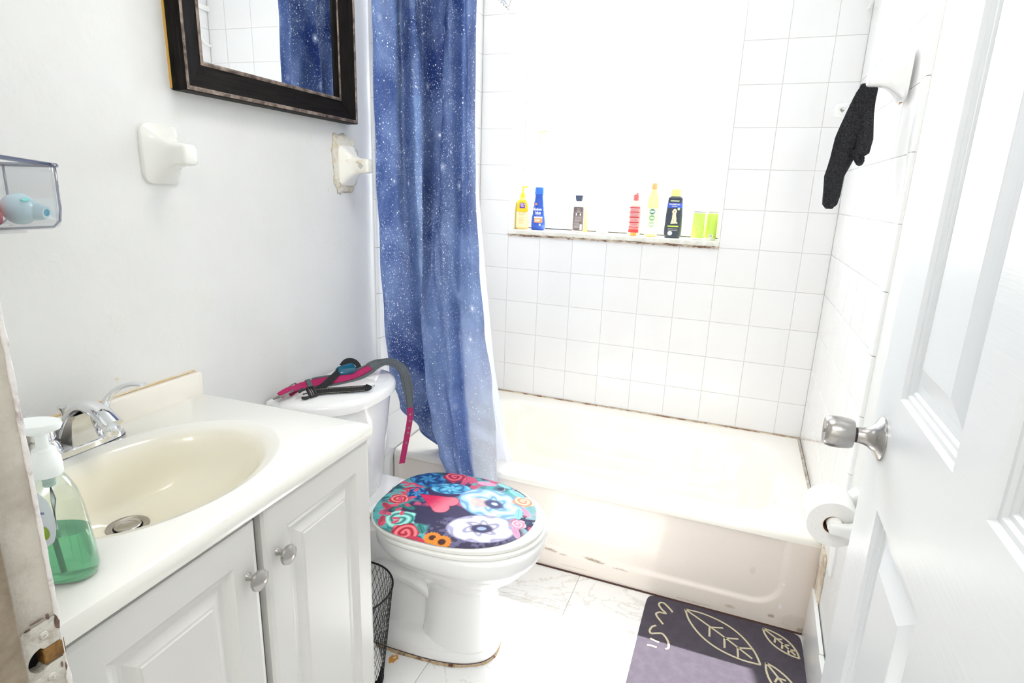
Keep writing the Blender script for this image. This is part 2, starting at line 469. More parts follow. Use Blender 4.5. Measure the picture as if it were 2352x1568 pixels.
rings += [rrect(0.635, 0.315, 0.17, ZR+0.001, oy=0.01), rrect(0.62, 0.302, 0.165, ZR-0.004, oy=0.01), rrect(0.608, 0.292, 0.16, ZR-0.018, oy=0.01),
          rrect(0.59, 0.278, 0.15, ZR-0.08, oy=0.01), rrect(0.56, 0.262, 0.14, ZR-0.17, oy=0.01), rrect(0.53, 0.245, 0.13, ZR-0.225, oy=0.01),
          rrect(0.48, 0.21, 0.11, ZR-0.25, oy=0.01), rrect(0.25, 0.10, 0.06, ZR-0.256, oy=0.01)]
loft(bm, rings, cap0=False, cap1=True)
tubm = mat('tub_enamel', srgb(244, 241, 234), 0.12, var=srgb(241, 236, 226), vscale=4, coat=0.4)
tub = thing('bathtub', 'built-in cream bathtub along the back wall under the window', 'bathtub', (0, 0, 0))
obj('basin', bm, tubm, tub, smooth=50)
# apron, dense grid with a shallow rounded panel and scuffs
nx, nz = 420, 96
X = np.linspace(0.0008, TXR, nx); Z = np.linspace(0.0, ZR-0.022, nz)
XX, ZZ = np.meshgrid(X, Z)
def rr_sdf(px, pz, x0, x1, z0, z1, r):
    dx = np.abs(px-(x0+x1)/2)-(x1-x0)/2+r; dz = np.abs(pz-(z0+z1)/2)-(z1-z0)/2+r
    return np.minimum(np.maximum(dx, dz), 0)+np.sqrt(np.maximum(dx, 0)**2+np.maximum(dz, 0)**2)-r
sd = rr_sdf(XX, ZZ, 0.02, 1.375, 0.062, 0.60, 0.09)
inn = np.clip(-sd/0.02, 0, 1); inn = inn*inn*(3-2*inn)
YY = TYF+0.001-0.010*(1-ZZ/ZR)*0.4+0.007*inn
base = np.array(srgb(242, 233, 224))*np.ones((nz, nx, 1))
rs = np.random.RandomState(4)
base = base*(1-0.02*rs.rand(nz, nx, 1))
def scuff(cx_, cz_, lx, lz, col, tilt=0.0, dens=0.55):
    global base
    u = ((XX-cx_)*math.cos(tilt)+(ZZ-cz_)*math.sin(tilt))/lx; v = (-(XX-cx_)*math.sin(tilt)+(ZZ-cz_)*math.cos(tilt))/lz
    a_ = np.clip((1-(u*u+v*v)*(0.75+0.5*rs.rand(nz, nx)))*2.2, 0, 1)*min(1, dens*1.1)*(0.6+0.4*rs.rand(nz, nx))
    base = base*(1-a_[..., None])+np.array(col)*a_[..., None]
br = srgb(158, 138, 118)
scuff(0.62, 0.067, 0.045, 0.0045, br, -0.06, 0.9); scuff(0.79, 0.067, 0.04, 0.005, br, -0.06, 0.9); scuff(0.68, 0.061, 0.02, 0.003, br, 0, 0.5)
scuff(0.88, 0.06, 0.03, 0.003, br, 0, 0.6); scuff(1.23, 0.03, 0.018, 0.006, srgb(190, 172, 140), 0, 0.6); scuff(1.35, 0.035, 0.010, 0.007, srgb(150, 140, 128), 0, 0.7)
scuff(0.72, 0.022, 0.05, 0.003, srgb(120, 90, 80), 0, 0.25); scuff(1.12, 0.012, 0.06, 0.003, srgb(120, 90, 80), 0, 0.3)
scuff(1.44, 0.010, 0.018, 0.010, srgb(110, 80, 62), 0, 0.6); scuff(1.42, 0.03, 0.05, 0.03, srgb(190, 166, 142), 0, 0.25)
scuff(1.28, 0.17, 0.010, 0.014, srgb(214, 200, 184), 0, 0.35); scuff(1.37, 0.15, 0.006, 0.004, srgb(250, 250, 250), 0, 0.9); scuff(1.37, 0.075, 0.005, 0.010, srgb(250, 250, 250), 0, 0.9)
me = bpy.data.meshes.new('apron')
vv = np.stack([XX, YY, ZZ], -1).reshape(-1, 3)
idx = np.arange(nx*nz).reshape(nz, nx)
q = np.stack([idx[:-1, :-1], idx[:-1, 1:], idx[1:, 1:], idx[1:, :-1]], -1).reshape(-1, 4)
def grid_mesh(name, verts, quads, colors=None, m=None):
    me = bpy.data.meshes.new(name)
    me.vertices.add(len(verts)); me.vertices.foreach_set('co', verts.astype(np.float32).ravel())
    me.loops.add(quads.size); me.loops.foreach_set('vertex_index', quads.astype(np.int32).ravel())
    me.polygons.add(len(quads)); me.polygons.foreach_set('loop_start', np.arange(0, quads.size, 4, dtype=np.int32))
    me.update(calc_edges=True); me.validate()
    if colors is not None:
        a = me.color_attributes.new('paint', 'FLOAT_COLOR', 'POINT')
        c4 = np.concatenate([colors.reshape(-1, 3), np.ones((len(verts), 1))], 1)
        a.data.foreach_set('color', c4.astype(np.float32).ravel())
    if m: me.materials.append(m)
    me.polygons.foreach_set('use_smooth', [True]*len(me.polygons))
    return me
me = grid_mesh('apron', vv, q, base, vmat('tub_apron_enamel', 0.18, 0.3))
obj('apron', me, None, tub)
# rusty caulk lines
b = B()
for i in range(60):
    xa, xb = 0.0+W*i/60, W*(i+1)/60
    box(b, xa, xb, -0.0085, -0.002, ZR-0.001, ZR+0.0025+random.uniform(0, .001))
obj('caulk', b, caulk_m, tub)
b = B(); box(b, W-0.013, W-0.006, -0.81, -0.004, ZR-0.001, ZR+0.003)
obj('caulk', b, mat('grey_caulk', srgb(214, 208, 198), 0.8, var=srgb(150, 130, 110), vscale=20), tub)
b = B(); box(b, 0.0, W-0.004, TYF-0.009, TYF-0.001, 0.0, 0.003)
obj('dark_seam', b, mat('dark_seam', srgb(84, 56, 50), 0.9), tub)

# ------------------------------------------------------------------ bathroom door (open against the right wall)
def grid_faces(b, us, vs_, holes, f):
    for i in range(len(us)-1):
        for j in range(len(vs_)-1):
            uc, vc = (us[i]+us[i+1])/2, (vs_[j]+vs_[j+1])/2
            if any(h[0] < uc < h[1] and h[2] < vc < h[3] for h in holes): continue
            b.faces.new([b.verts.new(f(u, v, 0)) for u, v in ((us[i], vs_[j]), (us[i+1], vs_[j]), (us[i+1], vs_[j+1]), (us[i], vs_[j+1]))])
def panel_rings(h, prof, f):
    R = []
    for ins, dep in prof:
        a0, a1, b0, b1 = h[0]+ins, h[1]-ins, h[2]+ins, h[3]-ins
        R.append([f(a0, b0, dep), f(a1, b0, dep), f(a1, b1, dep), f(a0, b1, dep)])
    return R
door = struct('door_1', bx(-0.034, -0.001, -0.828, 0.0, 0.008, 2.04), door_m, loc=(0, 0, 0))
# local door frame: x' out of the visible face (toward the room), y' along the leaf, free edge at y'=0
door_rot = -0.015
door.location = (1.3785, -1.418, 0); door.rotation_euler = (0, 0, door_rot)
# mirrored so that +x' points to the wall: place body behind the face
door.data.transform(Matrix.Diagonal((-1, 1, 1, 1))); door.data.flip_normals()
holes = []
c1, c2 = (-0.395, -0.135), (-0.762, -0.501)
for c in (c1, c2):
    holes += [(c[0], c[1], 0.22, 0.806), (c[0], c[1], 0.992, 1.63), (c[0], c[1], 1.73, 1.93)]
f = lambda u, v, d: (-0.001+d, u, v)
b = B()
us = sorted({-0.828, 0.0, *[h[0] for h in holes], *[h[1] for h in holes]}); vs_ = sorted({0.008, 2.04, *[h[2] for h in holes], *[h[3] for h in holes]})
grid_faces(b, us, vs_, holes, f)
bmesh.ops.remove_doubles(b, verts=b.verts[:], dist=1e-5)
dpaint = mat('door_wood_grain_paint', srgb(219, 222, 225), 0.3, bump=0.05, bscale=42, stretch=(1, 0.15, 3.2))
skin = obj('door_skin', b, dpaint, door)
prof = [(0.0, 0.0), (0.004, 0.006), (0.010, 0.0065), (0.013, 0.010), (0.018, 0.0105), (0.021, 0.0135), (0.034, 0.0135), (0.038, 0.012), (0.064, 0.0035), (0.066, 0.0025)]
for h in holes:
    b = B(); loft(b, panel_rings(h, prof, f), cap0=False, cap1=True)
    obj('panel', b, mat('door_panel_paint', srgb(219, 222, 225), 0.3, bump=0.03, bscale=42, stretch=(1, 3.2, 0.15)), door)
# carve the slab so the panels can sit in it
d_me = bpy.data.meshes.new('door_core'); b = bx(0.016, 0.034, -0.828, 0.0, 0.008, 2.04)
box(b, -0.0008, 0.016, -0.828, -0.80, 0.008, 2.04); box(b, -0.0008, 0.016, -0.03, 0.0, 0.008, 2.04)
bmesh.ops.recalc_face_normals(b, faces=b.faces[:]); b.to_mesh(d_me); b.free(); d_me.materials.append(door_m); door.data = d_me
# knob
knob = obj('door_knob', B(), satin, door, loc=(-0.001, -0.077, 0.905))
b = B()
lathe(b, [(0.0365, 0.0), (0.0365, 0.003), (0.034, 0.006), (0.024, 0.011), (0.0165, 0.020), (0.0135, 0.028), (0.013, 0.036)], 40, 'x')
b.transform(Matrix.Diagonal((-1, 1, 1, 1)))
obj('rosette', b, satin, knob, smooth=35)
b = B(); lathe(b, [(0.0125, 0.036), (0.0125, 0.041)], 32, 'x'); b.transform(Matrix.Diagonal((-1, 1, 1, 1)))
obj('collar', b, mat('dark_collar', (0.05, 0.04, 0.04), 0.3, 0.6), knob, smooth=35)
b = B(); lathe(b, [(0.015, 0.040), (0.0225, 0.0415), (0.0245, 0.047), (0.0262, 0.060), (0.0262, 0.072), (0.0245, 0.081), (0.0215, 0.0845), (0.019, 0.0835), (0.0, 0.082)], 40, 'x', cap1=False)
b.transform(Matrix.Diagonal((-1, 1, 1, 1)))
obj('grip', b, satin, knob, smooth=35)
b = B(); lathe(b, [(0.004, 0.083), (0.004, 0.0865), (0.0, 0.0868)], 20, 'x', cap1=False); b.transform(Matrix.Diagonal((-1, 1, 1, 1)))
obj('lock_button', b, satin, knob, smooth=35)

# strike jamb (foreground left)
jamb_m = mat('worn_jamb_paint', srgb(192, 187, 176), 0.55, var=srgb(152, 142, 128), vscale=9, bump=0.5, bscale=28, lo=0.42, hi=0.66)
stop_m = mat('worn_stop_paint', srgb(150, 138, 120), 0.6, var=srgb(112, 98, 82), vscale=16, bump=0.5, bscale=30)
edge_m = mat('worn_edge_paint', srgb(214, 211, 210), 0.5, var=srgb(150, 132, 130), vscale=35, lo=0.55, hi=0.7, bump=0.6, bscale=45)
jb = B()
zj0, zj1 = 0.790, 0.869         # gap for the strike plate pocket
for (za, zb) in ((0.0, 0.812), (0.842, 2.06)):
    box(jb, JX-0.019, JX, -2.372, JY+0.0, za, zb)
box(jb, JX-0.019, JX, -2.372, -2.285, 0.812, 0.842)
jamb = struct('door_2', jb, jamb_m)
obj('door_stop', bx(JX, JX+0.012, -2.33, -2.2865, 0.0, 2.05, bev=0.0015), stop_m, jamb)
# irregular painted corner bead
random.seed(11); b = B(); rg = []
for i in range(161):
    z_ = i*2.05/160; r_ = 0.0022+random.uniform(-.0005, .0006)
    if 0.80 < z_ < 0.862: r_ = 0.0012
    rg.append([(JX+0.0007+r_*math.cos(a), JY-0.0004+r_*math.sin(a), z_) for a in [k*2*PI/8 for k in range(8)]])
loft(b, rg); obj('corner_edge', b, edge_m, jamb, smooth=True)
obj('header', bx(JX, 1.40, -2.372, JY, 2.04, 2.06), jamb_m, jamb)
obj('hinge_jamb', bx(1.412, 1.43, -2.372, JY, 0.0, 2.05), jamb_m, jamb)
# plaster-lined back of the wall at the pocket
obj('pocket', bx(JX-0.03, JX-0.012, -2.29, JY-0.001, 0.808, 0.846), dark_m, jamb)
# strike plate: painted plate with a D-shaped hole
plate_m = mat('painted_strike_plate', srgb(196, 193, 184), 0.5, var=srgb(150, 140, 124), vscale=45, bump=0.7, bscale=60, lo=0.5, hi=0.7)
b = B()
ya, yb, za, zb = -2.2845, -2.2505, 0.797, 0.866
zc = 0.829; cyh = -2.2685; rh = 0.0128
outer = []; inner = []
def hole_pt(t):
    y_, z_ = math.cos(t), math.sin(t)
    if y_ > 0:   # straight-sided towards the room edge
        return (0.0165 if abs(y_) > 0.5 else 0.0165*min(1, y_*2), max(-0.0098, min(0.0098, z_*rh*1.05)))
    return (y_*rh, z_*rh)
n_ = 48
for i in range(n_):
    t = 2*PI*(i+0.5)/n_; c, s = math.cos(t), math.sin(t)
    kx = ((yb-cyh) if c > 0 else (ya-cyh))/c; kz = ((zb-zc) if s > 0 else (za-zc))/s if abs(s) > 1e-6 else 1e9
    k = min(kx, kz); outer.append((cyh+c*k, zc+s*k)); hp = hole_pt(t); inner.append((cyh+hp[0], zc+hp[1]))
xf = JX+0.0016
loft(b, [[(JX, y_, z_) for y_, z_ in outer], [(xf, y_, z_) for y_, z_ in outer], [(xf+0.0002, y_, z_) for y_, z_ in inner], [(JX-0.012, y_, z_) for y_, z_ in inner]], cap0=False, cap1=False)
strike = obj('strike_plate', b, plate_m, jamb)
b = B(); box(b, JX-0.011, JX+0.0020, cyh+0.001, -2.2500, zc-0.0088, zc+0.0088, bev=0.001)
box(b, JX-0.003, JX+0.0016, -2.2500, -2.2485, zc-0.0092, zc+0.0092, bev=0.0008)
obj('brass_lip', b, brass, strike, smooth=30)
for dz in (0.0235, -0.024):
    b = B(); lathe(b, [(0.0042, 0.0), (0.0036, 0.0012), (0.0012, 0.0015), (0.0008, 0.0004)], 14, 'x'); obj('screw', b, plate_m, strike, loc=(xf, cyh+0.004, zc+dz), smooth=30)
chipdark = mat('chipped_dark', srgb(86, 66, 62), 0.9, var=srgb(130, 108, 96), vscale=80)
random.seed(2)
def blob(b, y_, z_, ry, rz, x_=JX+0.0021, n=14):
    vs = [b.verts.new((x_, y_+ry*math.cos(2*PI*i/n)*random.uniform(.7, 1.15), z_+rz*math.sin(2*PI*i/n)*random.uniform(.7, 1.15))) for i in range(n)]
    vs2 = [b.verts.new((x_-0.0016, v.co.y, v.co.z)) for v in vs]
    b.faces.new(vs)
    for i in range(n): b.faces.new((vs[i], vs2[i], vs2[(i+1) % n], vs[(i+1) % n]))
b = B()
for (y_, z_, ry, rz) in [(-2.2522, 0.858, 0.0022, 0.009), (-2.2585, 0.869, 0.0012, 0.003), (-2.2545, 0.811, 0.001, 0.004), (-2.2515, 0.806, 0.0010, 0.005), (-2.2850, 0.812, 0.0009, 0.014),
                         (-2.2825, 0.795, 0.0035, 0.005), (-2.275, 0.7895, 0.005, 0.0016), (-2.268, 0.8702, 0.006, 0.0006), (-2.276, 0.8665, 0.0025, 0.0006)]:
    blob(b, y_, z_, ry, rz)
obj('paint_chip', b, chipdark, strike)
b = B(); blob(b, -2.2798, 0.786, 0.0035, 0.003); obj('exposed_brass', b, brass, strike)
# casing on the hall side
struct('trim_4', bx(JX-0.09, JX-0.004, -2.385, -2.37, 0.0, 2.12, bev=0.003), trim_w)

# ------------------------------------------------------------------ vanity (left-wall frame, origin at the wall foot of its right end)
van = thing('bathroom_vanity', 'white two-door bathroom vanity cabinet with round nickel knobs under the sink top', 'vanity', LW(0, 0.743, 0), AL)
VL = 0.612
def vy(d): return -(d-0.743)          # d along the wall -> local y
b = B()
box(b, 0.012, 0.026, -VL+0.004, -0.004, 0.0, 0.785)
box(b, 0.0, 0.424, -VL+0.002, -VL+0.016, 0.0, 0.785); box(b, 0.0, 0.424, -0.018, -0.004, 0.0, 0.785)
box(b, 0.02, 0.42, -VL+0.016, -0.018, 0.09, 0.104); box(b, 0.36, 0.37, -VL+0.016, -0.018, 0.0, 0.09)
box(b, 0.408, 0.4245, -VL+0.016, -0.018, 0.745, 0.785); box(b, 0.408, 0.4245, -VL+0.016, -0.018, 0.09, 0.125)
box(b, 0.408, 0.4245, -0.330, -0.290, 0.125, 0.745)
obj('carcass', b, cab_m, van)
def cab_door(da, db, z0, z1, name='door'):
    h = [(da+0.049, db-0.049, z0+0.055, z1-0.055)]
    ff = lambda u, v, dpt: (0.446-dpt, vy(u), v)
    b = B()
    # eased outer edge
    e = 0.010
    us = [da+e, da+0.049, db-0.049, db-e]; vz = [z0+e, z0+0.055, z1-0.055, z1-e]
    grid_faces(b, us, vz, h, ff)
    loft(b, [[ff(da, z0, 0.019), ff(db, z0, 0.019), ff(db, z1, 0.019), ff(da, z1, 0.019)],
             [ff(da, z0, 0.007), ff(db, z0, 0.007), ff(db, z1, 0.007), ff(da, z1, 0.007)],
             [ff(da+0.003, z0+0.003, 0.002), ff(db-0.003, z0+0.003, 0.002), ff(db-0.003, z1-0.003, 0.002), ff(da+0.003, z1-0.003, 0.002)],
             [ff(da+e, z0+e, 0), ff(db-e, z0+e, 0), ff(db-e, z1-e, 0), ff(da+e, z1-e, 0)]], cap0=True, cap1=False)
    bmesh.ops.remove_doubles(b, verts=b.verts[:], dist=1e-5)
    dr = obj(name, b, cab_m, van)
    b = B()
    loft(b, panel_rings(h[0], [(0, 0), (0.004, 0.004), (0.010, 0.007), (0.016, 0.0085), (0.022, 0.0085), (0.036, 0.003), (0.040, 0.0026), (0.042, 0.001)], ff), cap0=False)
    obj('raised_panel', b, cab_m, dr)
    return dr
dR = cab_door(0.7475, 1.044, 0.10, 0.788)
dL = cab_door(1.0605, 1.352, 0.10, 0.782)
for dr, d_, z_ in ((dR, 1.019, 0.698), (dL, 1.0835, 0.695)):
    b = B(); lathe(b, [(0.0065, 0), (0.005, 0.004), (0.0048, 0.014), (0.009, 0.017), (0.0155, 0.0185), (0.0168, 0.021), (0.0160, 0.0245), (0.010, 0.0285), (0.0, 0.030)], 32, 'x', cap1=False)
    obj('knob', b, satin, dr, loc=(0.446, vy(d_), z_), smooth=35)

# cultured-marble top with moulded bowl
ct = thing('sink_top', 'cream cultured marble sink top with moulded oval bowl and backsplash', 'sink', LW(0, 0.743, 0.787), AL)
ZT = 0.816-0.787
bm = B(); lay = bm.verts.layers.float_color.new('paint'); scx, scy = 0.240, vy(1.052)
n_ = 112
def ell(an, ad, z_, cn=scx, p=2.0):
    out = []
    for i in range(n_):
        t = 2*PI*(i+0.5)/n_; c, s = math.cos(t), math.sin(t)
        out.append((cn+an*math.copysign(abs(c)**(2/p), c), scy+ad*math.copysign(abs(s)**(2/p), s), z_))
    return out
def rr2(x0, x1, y0, y1, z_):
    out = []
    for i in range(n_):
        t = 2*PI*(i+0.5)/n_; c, s = math.cos(t), math.sin(t)
        kx = (x1-scx)/c if c > 0 else (x0-scx)/c; ky = (y1-scy)/s if s > 0 else (y0-scy)/s
        k = min(kx, ky); out.append([scx+c*k, scy+s*k, z_])
    for X_ in (x0, x1):
        for Y_ in (y0, y1):
            j = min(range(n_), key=lambda i: (out[i][0]-X_)**2+(out[i][1]-Y_)**2); out[j][0], out[j][1] = X_, Y_
    return out
NX = 0.449
R0 = [rr2(0.0, NX, -VL, 0, -0.0), rr2(0.0, NX+0.002, -VL-0.0, 0.0, 0.004), rr2(0.0, NX+0.002, -VL, 0.002, ZT-0.008), rr2(0.0, NX, -VL, 0.001, ZT-0.0025), rr2(0.0, NX-0.006, -VL+0.004, -0.005, ZT)]
R1 = [ell(0.170, 0.226, ZT), ell(0.1665, 0.222, ZT+0.0012), ell(0.163, 0.218, ZT+0.001), ell(0.160, 0.212, ZT-0.001), ell(0.150, 0.196, ZT-0.004), ell(0.143, 0.186, ZT-0.010),
      ell(0.134, 0.176, ZT-0.024, scx-0.002), ell(0.124, 0.164, ZT-0.046, scx-0.008), ell(0.112, 0.150, ZT-0.070, scx-0.018), ell(0.096, 0.128, ZT-0.092, scx-0.032),
      ell(0.074, 0.096, ZT-0.108, scx-0.050), ell(0.046, 0.056, ZT-0.117, scx-0.070), ell(0.0315, 0.0315, ZT-0.1215, 0.158)]
Rv = loft(bm, R0+R1, cap0=False, cap1=False)
marb = vmat('cultured_marble', 0.16, 0.4)
ctop, cbowl = Vector(srgb(229, 228, 222)), Vector(srgb(232, 227, 210))
for k, ring in enumerate(Rv):
    j = k-len(R0)
    t = 0 if j < 3 else min(1, (j-3)/3)
    c = ctop.lerp(cbowl, t)
    for v in ring: v[lay] = (*c, 1)
obj('countertop', bm, marb, ct, smooth=40)
obj('backsplash', bx(0.0, 0.020, -VL, 0.0, ZT-0.002, 0.0795, bev=0.003, seg=2), mat('backsplash_marble', srgb(238, 233, 223), 0.16, coat=0.4), ct, smooth=40)
b = B(); random.seed(8); rg = []
for i in range(61):
    y_ = -VL*i/60-0.002; r_ = 0.0022+random.uniform(-.0007, .0007)
    rg.append([(0.0008+r_*math.cos(a), y_, 0.0805+r_*0.8*math.sin(a)) for a in [k*2*PI/7 for k in range(7)]])
loft(b, rg); obj('caulk_bead', b, yellow_caulk, ct, smooth=True)
# drain
b = B(); lathe(b, [(0.0335, -0.001), (0.0325, 0.0012), (0.027, 0.001), (0.0225, -0.001), (0.0215, -0.012)], 36, cap0=False, cap1=True)
dn = obj('drain', b, satin, ct, loc=(0.158, scy, ZT-0.1205), smooth=30)
b = B(); lathe(b, [(0.0205, -0.004), (0.0205, 0.0015), (0.019, 0.003), (0.013, 0.0036), (0.0125, 0.0028), (0.0, 0.0032)], 32, cap1=False)
obj('stopper', b, satin, dn, smooth=30)

# faucet
fa = thing('faucet', 'chrome two-handle centerset faucet at the back of the sink', 'faucet', LW(0.047, 1.040, 0.8165), AL)
def prism(b, outline, z0, z1, ins=0.002):
    cxx = sum(p[0] for p in outline)/len(outline); cyy = sum(p[1] for p in outline)/len(outline)
    sc_ = lambda k, z_: [(cxx+(p[0]-cxx)*k, cyy+(p[1]-cyy)*k, z_) for p in outline]
    loft(b, [sc_(1, z0), sc_(1, z1-ins), sc_(0.97, z1)])
b = B(); prism(b, [(x_, y_) for x_, y_, _ in se(0, 0, 0, 0.0275, 0.080, 3.2, 48)], -0.0008, 0.0012, 0.0005)
obj('gasket', b, black_pl, fa)
b = B()
loft(b, [se(0, 0, 0.001, 0.0268, 0.0792, 3.2), se(0, 0, 0.010, 0.0262, 0.0785, 3.2), se(0, 0, 0.0135, 0.022, 0.074, 3.0), se(-0.002, 0, 0.015, 0.014, 0.06, 2.6)])
obj('base_plate', b, chrome, fa, smooth=40)
# arched spout: tapered flat sweep with a solid web under the arch
b = B(); sp = smooth_path([(-0.012, 0, 0.012), (-0.010, 0, 0.038), (0.006, 0, 0.066), (0.034, 0, 0.082), (0.066, 0, 0.077), (0.094, 0, 0.058)], 8)
n0 = len(sp); rad = [((0.026-0.011*min(1, i/(n0*0.45))+0.004*max(0, (i/n0-0.6)/0.4)), 0.0095) for i in range(n0)]
tube(b, sp, rad, n=20)
obj('spout', b, chrome, fa, smooth=50)
b = B()
arc = [p for p in sp]
side = [(-0.016, 0.010, .023), (0.023, 0.010, .023), (0.020, 0.030, .0205), (0.0185, 0.050, .0175), (0.026, 0.068, .015), (0.008, 0.062, .014), (-0.008, 0.040, .015)]
loft(b, [[(x_, -h_, z_) for x_, z_, h_ in side], [(x_, h_, z_) for x_, z_, h_ in side]])
bmesh.ops.bevel(b, geom=b.edges[:], offset=0.0012, segments=2, affect='EDGES')
obj('spout_body', b, mat('worn_chrome', (0.66, 0.66, 0.66), 0.2, 1.0), fa, smooth=50)
b = B(); lathe(b, [(0.0105, -0.012), (0.0115, -0.010), (0.0115, 0.0), (0.010, 0.004)], 24)
obj('aerator', b, chrome, fa, loc=(0.088, 0, 0.052), smooth=40)
b = B(); lathe(b, [(0.0022, 0), (0.0022, 0.050), (0.0035, 0.054), (0.0068, 0.060), (0.0072, 0.063), (0.0, 0.064)], 18, cap1=False)
obj('lift_rod', b, chrome, fa, loc=(-0.019, -0.004, 0.012), smooth=40)
for s_ in (1, -1):
    b = B(); lathe(b, [(0.024, 0.006), (0.0235, 0.018), (0.019, 0.030), (0.0165, 0.033), (0.0165, 0.035), (0.018, 0.038), (0.015, 0.050), (0.009, 0.057), (0.0, 0.058)], 28, cap1=False)
    hb = obj('handle', b, chrome, fa, loc=(0, 0.051*s_, 0), smooth=40)
    b = B()
    lev = smooth_path([(0.0, 0, 0.044), (-0.002, 0.012*s_, 0.066), (0.010, 0.024*s_, 0.084), (0.032, 0.036*s_, 0.094), (0.052, 0.044*s_, 0.094)], 7)
    nl = len(lev); tube(b, lev, [(0.0095-0.003*math.sin(PI*i/nl)+0.0, 0.0072-0.0035*i/nl) for i in range(nl)], n=14)
    obj('lever', b, chrome, hb, smooth=50)

# soap dispenser (front left corner of the top)
clear_pl = clear_mat('clear_plastic', (0.90, 0.945, 0.92), 0.03)
soap_m = mat('green_soap', (0.30, 0.86, 0.48), 0.05, trans=0.72, ior=1.33)
frost = mat('frosted_plastic', srgb(238, 242, 240), 0.3)
MATS['frosted_plastic'].node_tree.nodes['Principled BSDF'].inputs['Subsurface Weight'].default_value = 0.0
sb = thing('soap_dispenser', 'clear pump bottle half full of green hand soap at the sink corner', 'soap bottle', LW(0.375, 1.285, 0.8165), AL+0.45)
prof = [(0.0, 0.030, 0.017), (0.003, 0.0345, 0.0205), (0.012, 0.037, 0.023), (0.035, 0.0355, 0.0225), (0.065, 0.033, 0.021), (0.090, 0.030, 0.020), (0.112, 0.025, 0.018), (0.125, 0.018, 0.0155), (0.131, 0.0135, 0.0135), (0.142, 0.013, 0.013)]
b = B(); loft(b, [se(0, 0, z_, a, c, 2.3, 40) for z_, a, c in prof])
obj('bottle', b, clear_pl, sb, smooth=60)
def ip(z_):
    for (z0, a0, c0), (z1, a1, c1) in zip(prof[:-1], prof[1:]):
        if z0 <= z_ <= z1:
            t = (z_-z0)/(z1-z0); return a0+(a1-a0)*t, c0+(c1-c0)*t
rg = []
for z_ in (0.002, 0.006, 0.014, 0.03, 0.05, 0.062):
    a, c = ip(z_); rg.append(se(0, 0, z_, a-0.0012, c-0.0012, 2.3, 40))
b = B(); loft(b, rg); obj('liquid_soap', b, soap_m, sb, smooth=60)
b = B(); lathe(b, [(0.0145, 0.132), (0.0152, 0.134), (0.0152, 0.141), (0.0156, 0.143), (0.0152, 0.145), (0.0148, 0.152), (0.0118, 0.157), (0.0108, 0.163), (0.0062, 0.165), (0.0055, 0.182), (0.006, 0.184)], 32)
obj('collar', b, frost, sb, smooth=40)
b = B(); loft(b, [se(-0.002, 0, 0.182, 0.010, 0.009, 2, 32), se(-0.004, 0, 0.187, 0.0245, 0.0165, 2, 32), se(-0.005, 0, 0.1915, 0.0275, 0.0185, 2, 32), se(-0.005, 0, 0.1950, 0.0265, 0.0175, 2, 32)])
obj('pump_head', b, frost, sb, smooth=40)
b = B(); tube(b, [(0, 0, 0.136), (0.001, 0, 0.10), (-0.002, 0, 0.06), (0.002, 0, 0.01)], 0.0028, 10)
obj('dip_tube', b, frost, sb, smooth=True)
b = B(); lathe(b, [(0.0055, 0.118), (0.0065, 0.119), (0.0065, 0.122), (0.0055, 0.123), (0.0065, 0.125), (0.0065, 0.128), (0.0055, 0.129), (0.0065, 0.131), (0.0065, 0.136)], 16)
obj('pump_spring', b, mat('spring_grey', srgb(190, 205, 200), 0.3), sb, smooth=40)
# oval fruit sticker on the side facing the door
def wrap_patch(b, prof_f, t0, t1, z0, z1, off=0.0006, p=2.3, n=20, nz_=8, shape=None):
    rings = []
    for j in range(nz_+1):
        v = j/nz_; z_ = z0+(z1-z0)*v; a, c = prof_f(z_)
        k = 1.0 if shape is None else shape(v)
        tm, th = (t0+t1)/2, (t1-t0)/2*k
        rings.append(se(0, 0, z_, a+off, c+off, p, n, t0=tm-th, t1=tm+th, full=False))
    loft(b, rings, False, False, closed=False)
ov = lambda v: max(0.02, math.sqrt(max(0, 1-(2*v-1)**2)))
b = B(); wrap_patch(b, ip, -PI*0.66, -PI*0.39, 0.050, 0.118, shape=ov); obj('label', b, mat('soap_label_grey', srgb(206, 212, 216), 0.3), sb)
b = B(); wrap_patch(b, ip, -PI*0.60, -PI*0.46, 0.060, 0.080, off=0.001, shape=ov); obj('label_print', b, mat('soap_label_green', srgb(140, 165, 50), 0.3), sb)
b = B(); wrap_patch(b, ip, -PI*0.64, -PI*0.54, 0.068, 0.084, off=0.0009, shape=ov); obj('label_print', b, mat('soap_label_orange', srgb(228, 170, 80), 0.3), sb)
b = B(); wrap_patch(b, ip, -PI*0.61, -PI*0.48, 0.093, 0.0955, off=0.0009); wrap_patch(b, ip, -PI*0.59, -PI*0.51, 0.099, 0.1005, off=0.0009); obj('label_print', b, mat('soap_label_blue', srgb(120, 125, 170), 0.3), sb)

# ------------------------------------------------------------------ mirror
mf = thing('wall_mirror', 'framed wall mirror in brushed dark wood above the sink, cut off by the top edge', 'mirror', LW(0, 0.432, 1.448), AL)
FW2 = 0.297; MH = 0.82
fr_m = mat('brushed_black_frame', srgb(50, 46, 42), 0.38, var=srgb(92, 84, 74), vscale=14, bump=0.15, bscale=60, stretch=(1, 1, 1))
def frame_mat(name, st):
    return mat(name, srgb(7, 6, 7), 0.5, var=srgb(40, 35, 30), vscale=9, bump=0.1, bscale=6, stretch=st, lo=0.38, hi=0.75, spec=0.12)
fh_ = frame_mat('brushed_frame_horizontal', (12, 1.5, 70)); fv_ = frame_mat('brushed_frame_vertical', (12, 70, 1.5))
copper = mat('rubbed_copper_edge', srgb(84, 70, 62), 0.35, 0.3, var=srgb(170, 152, 138), vscale=40)
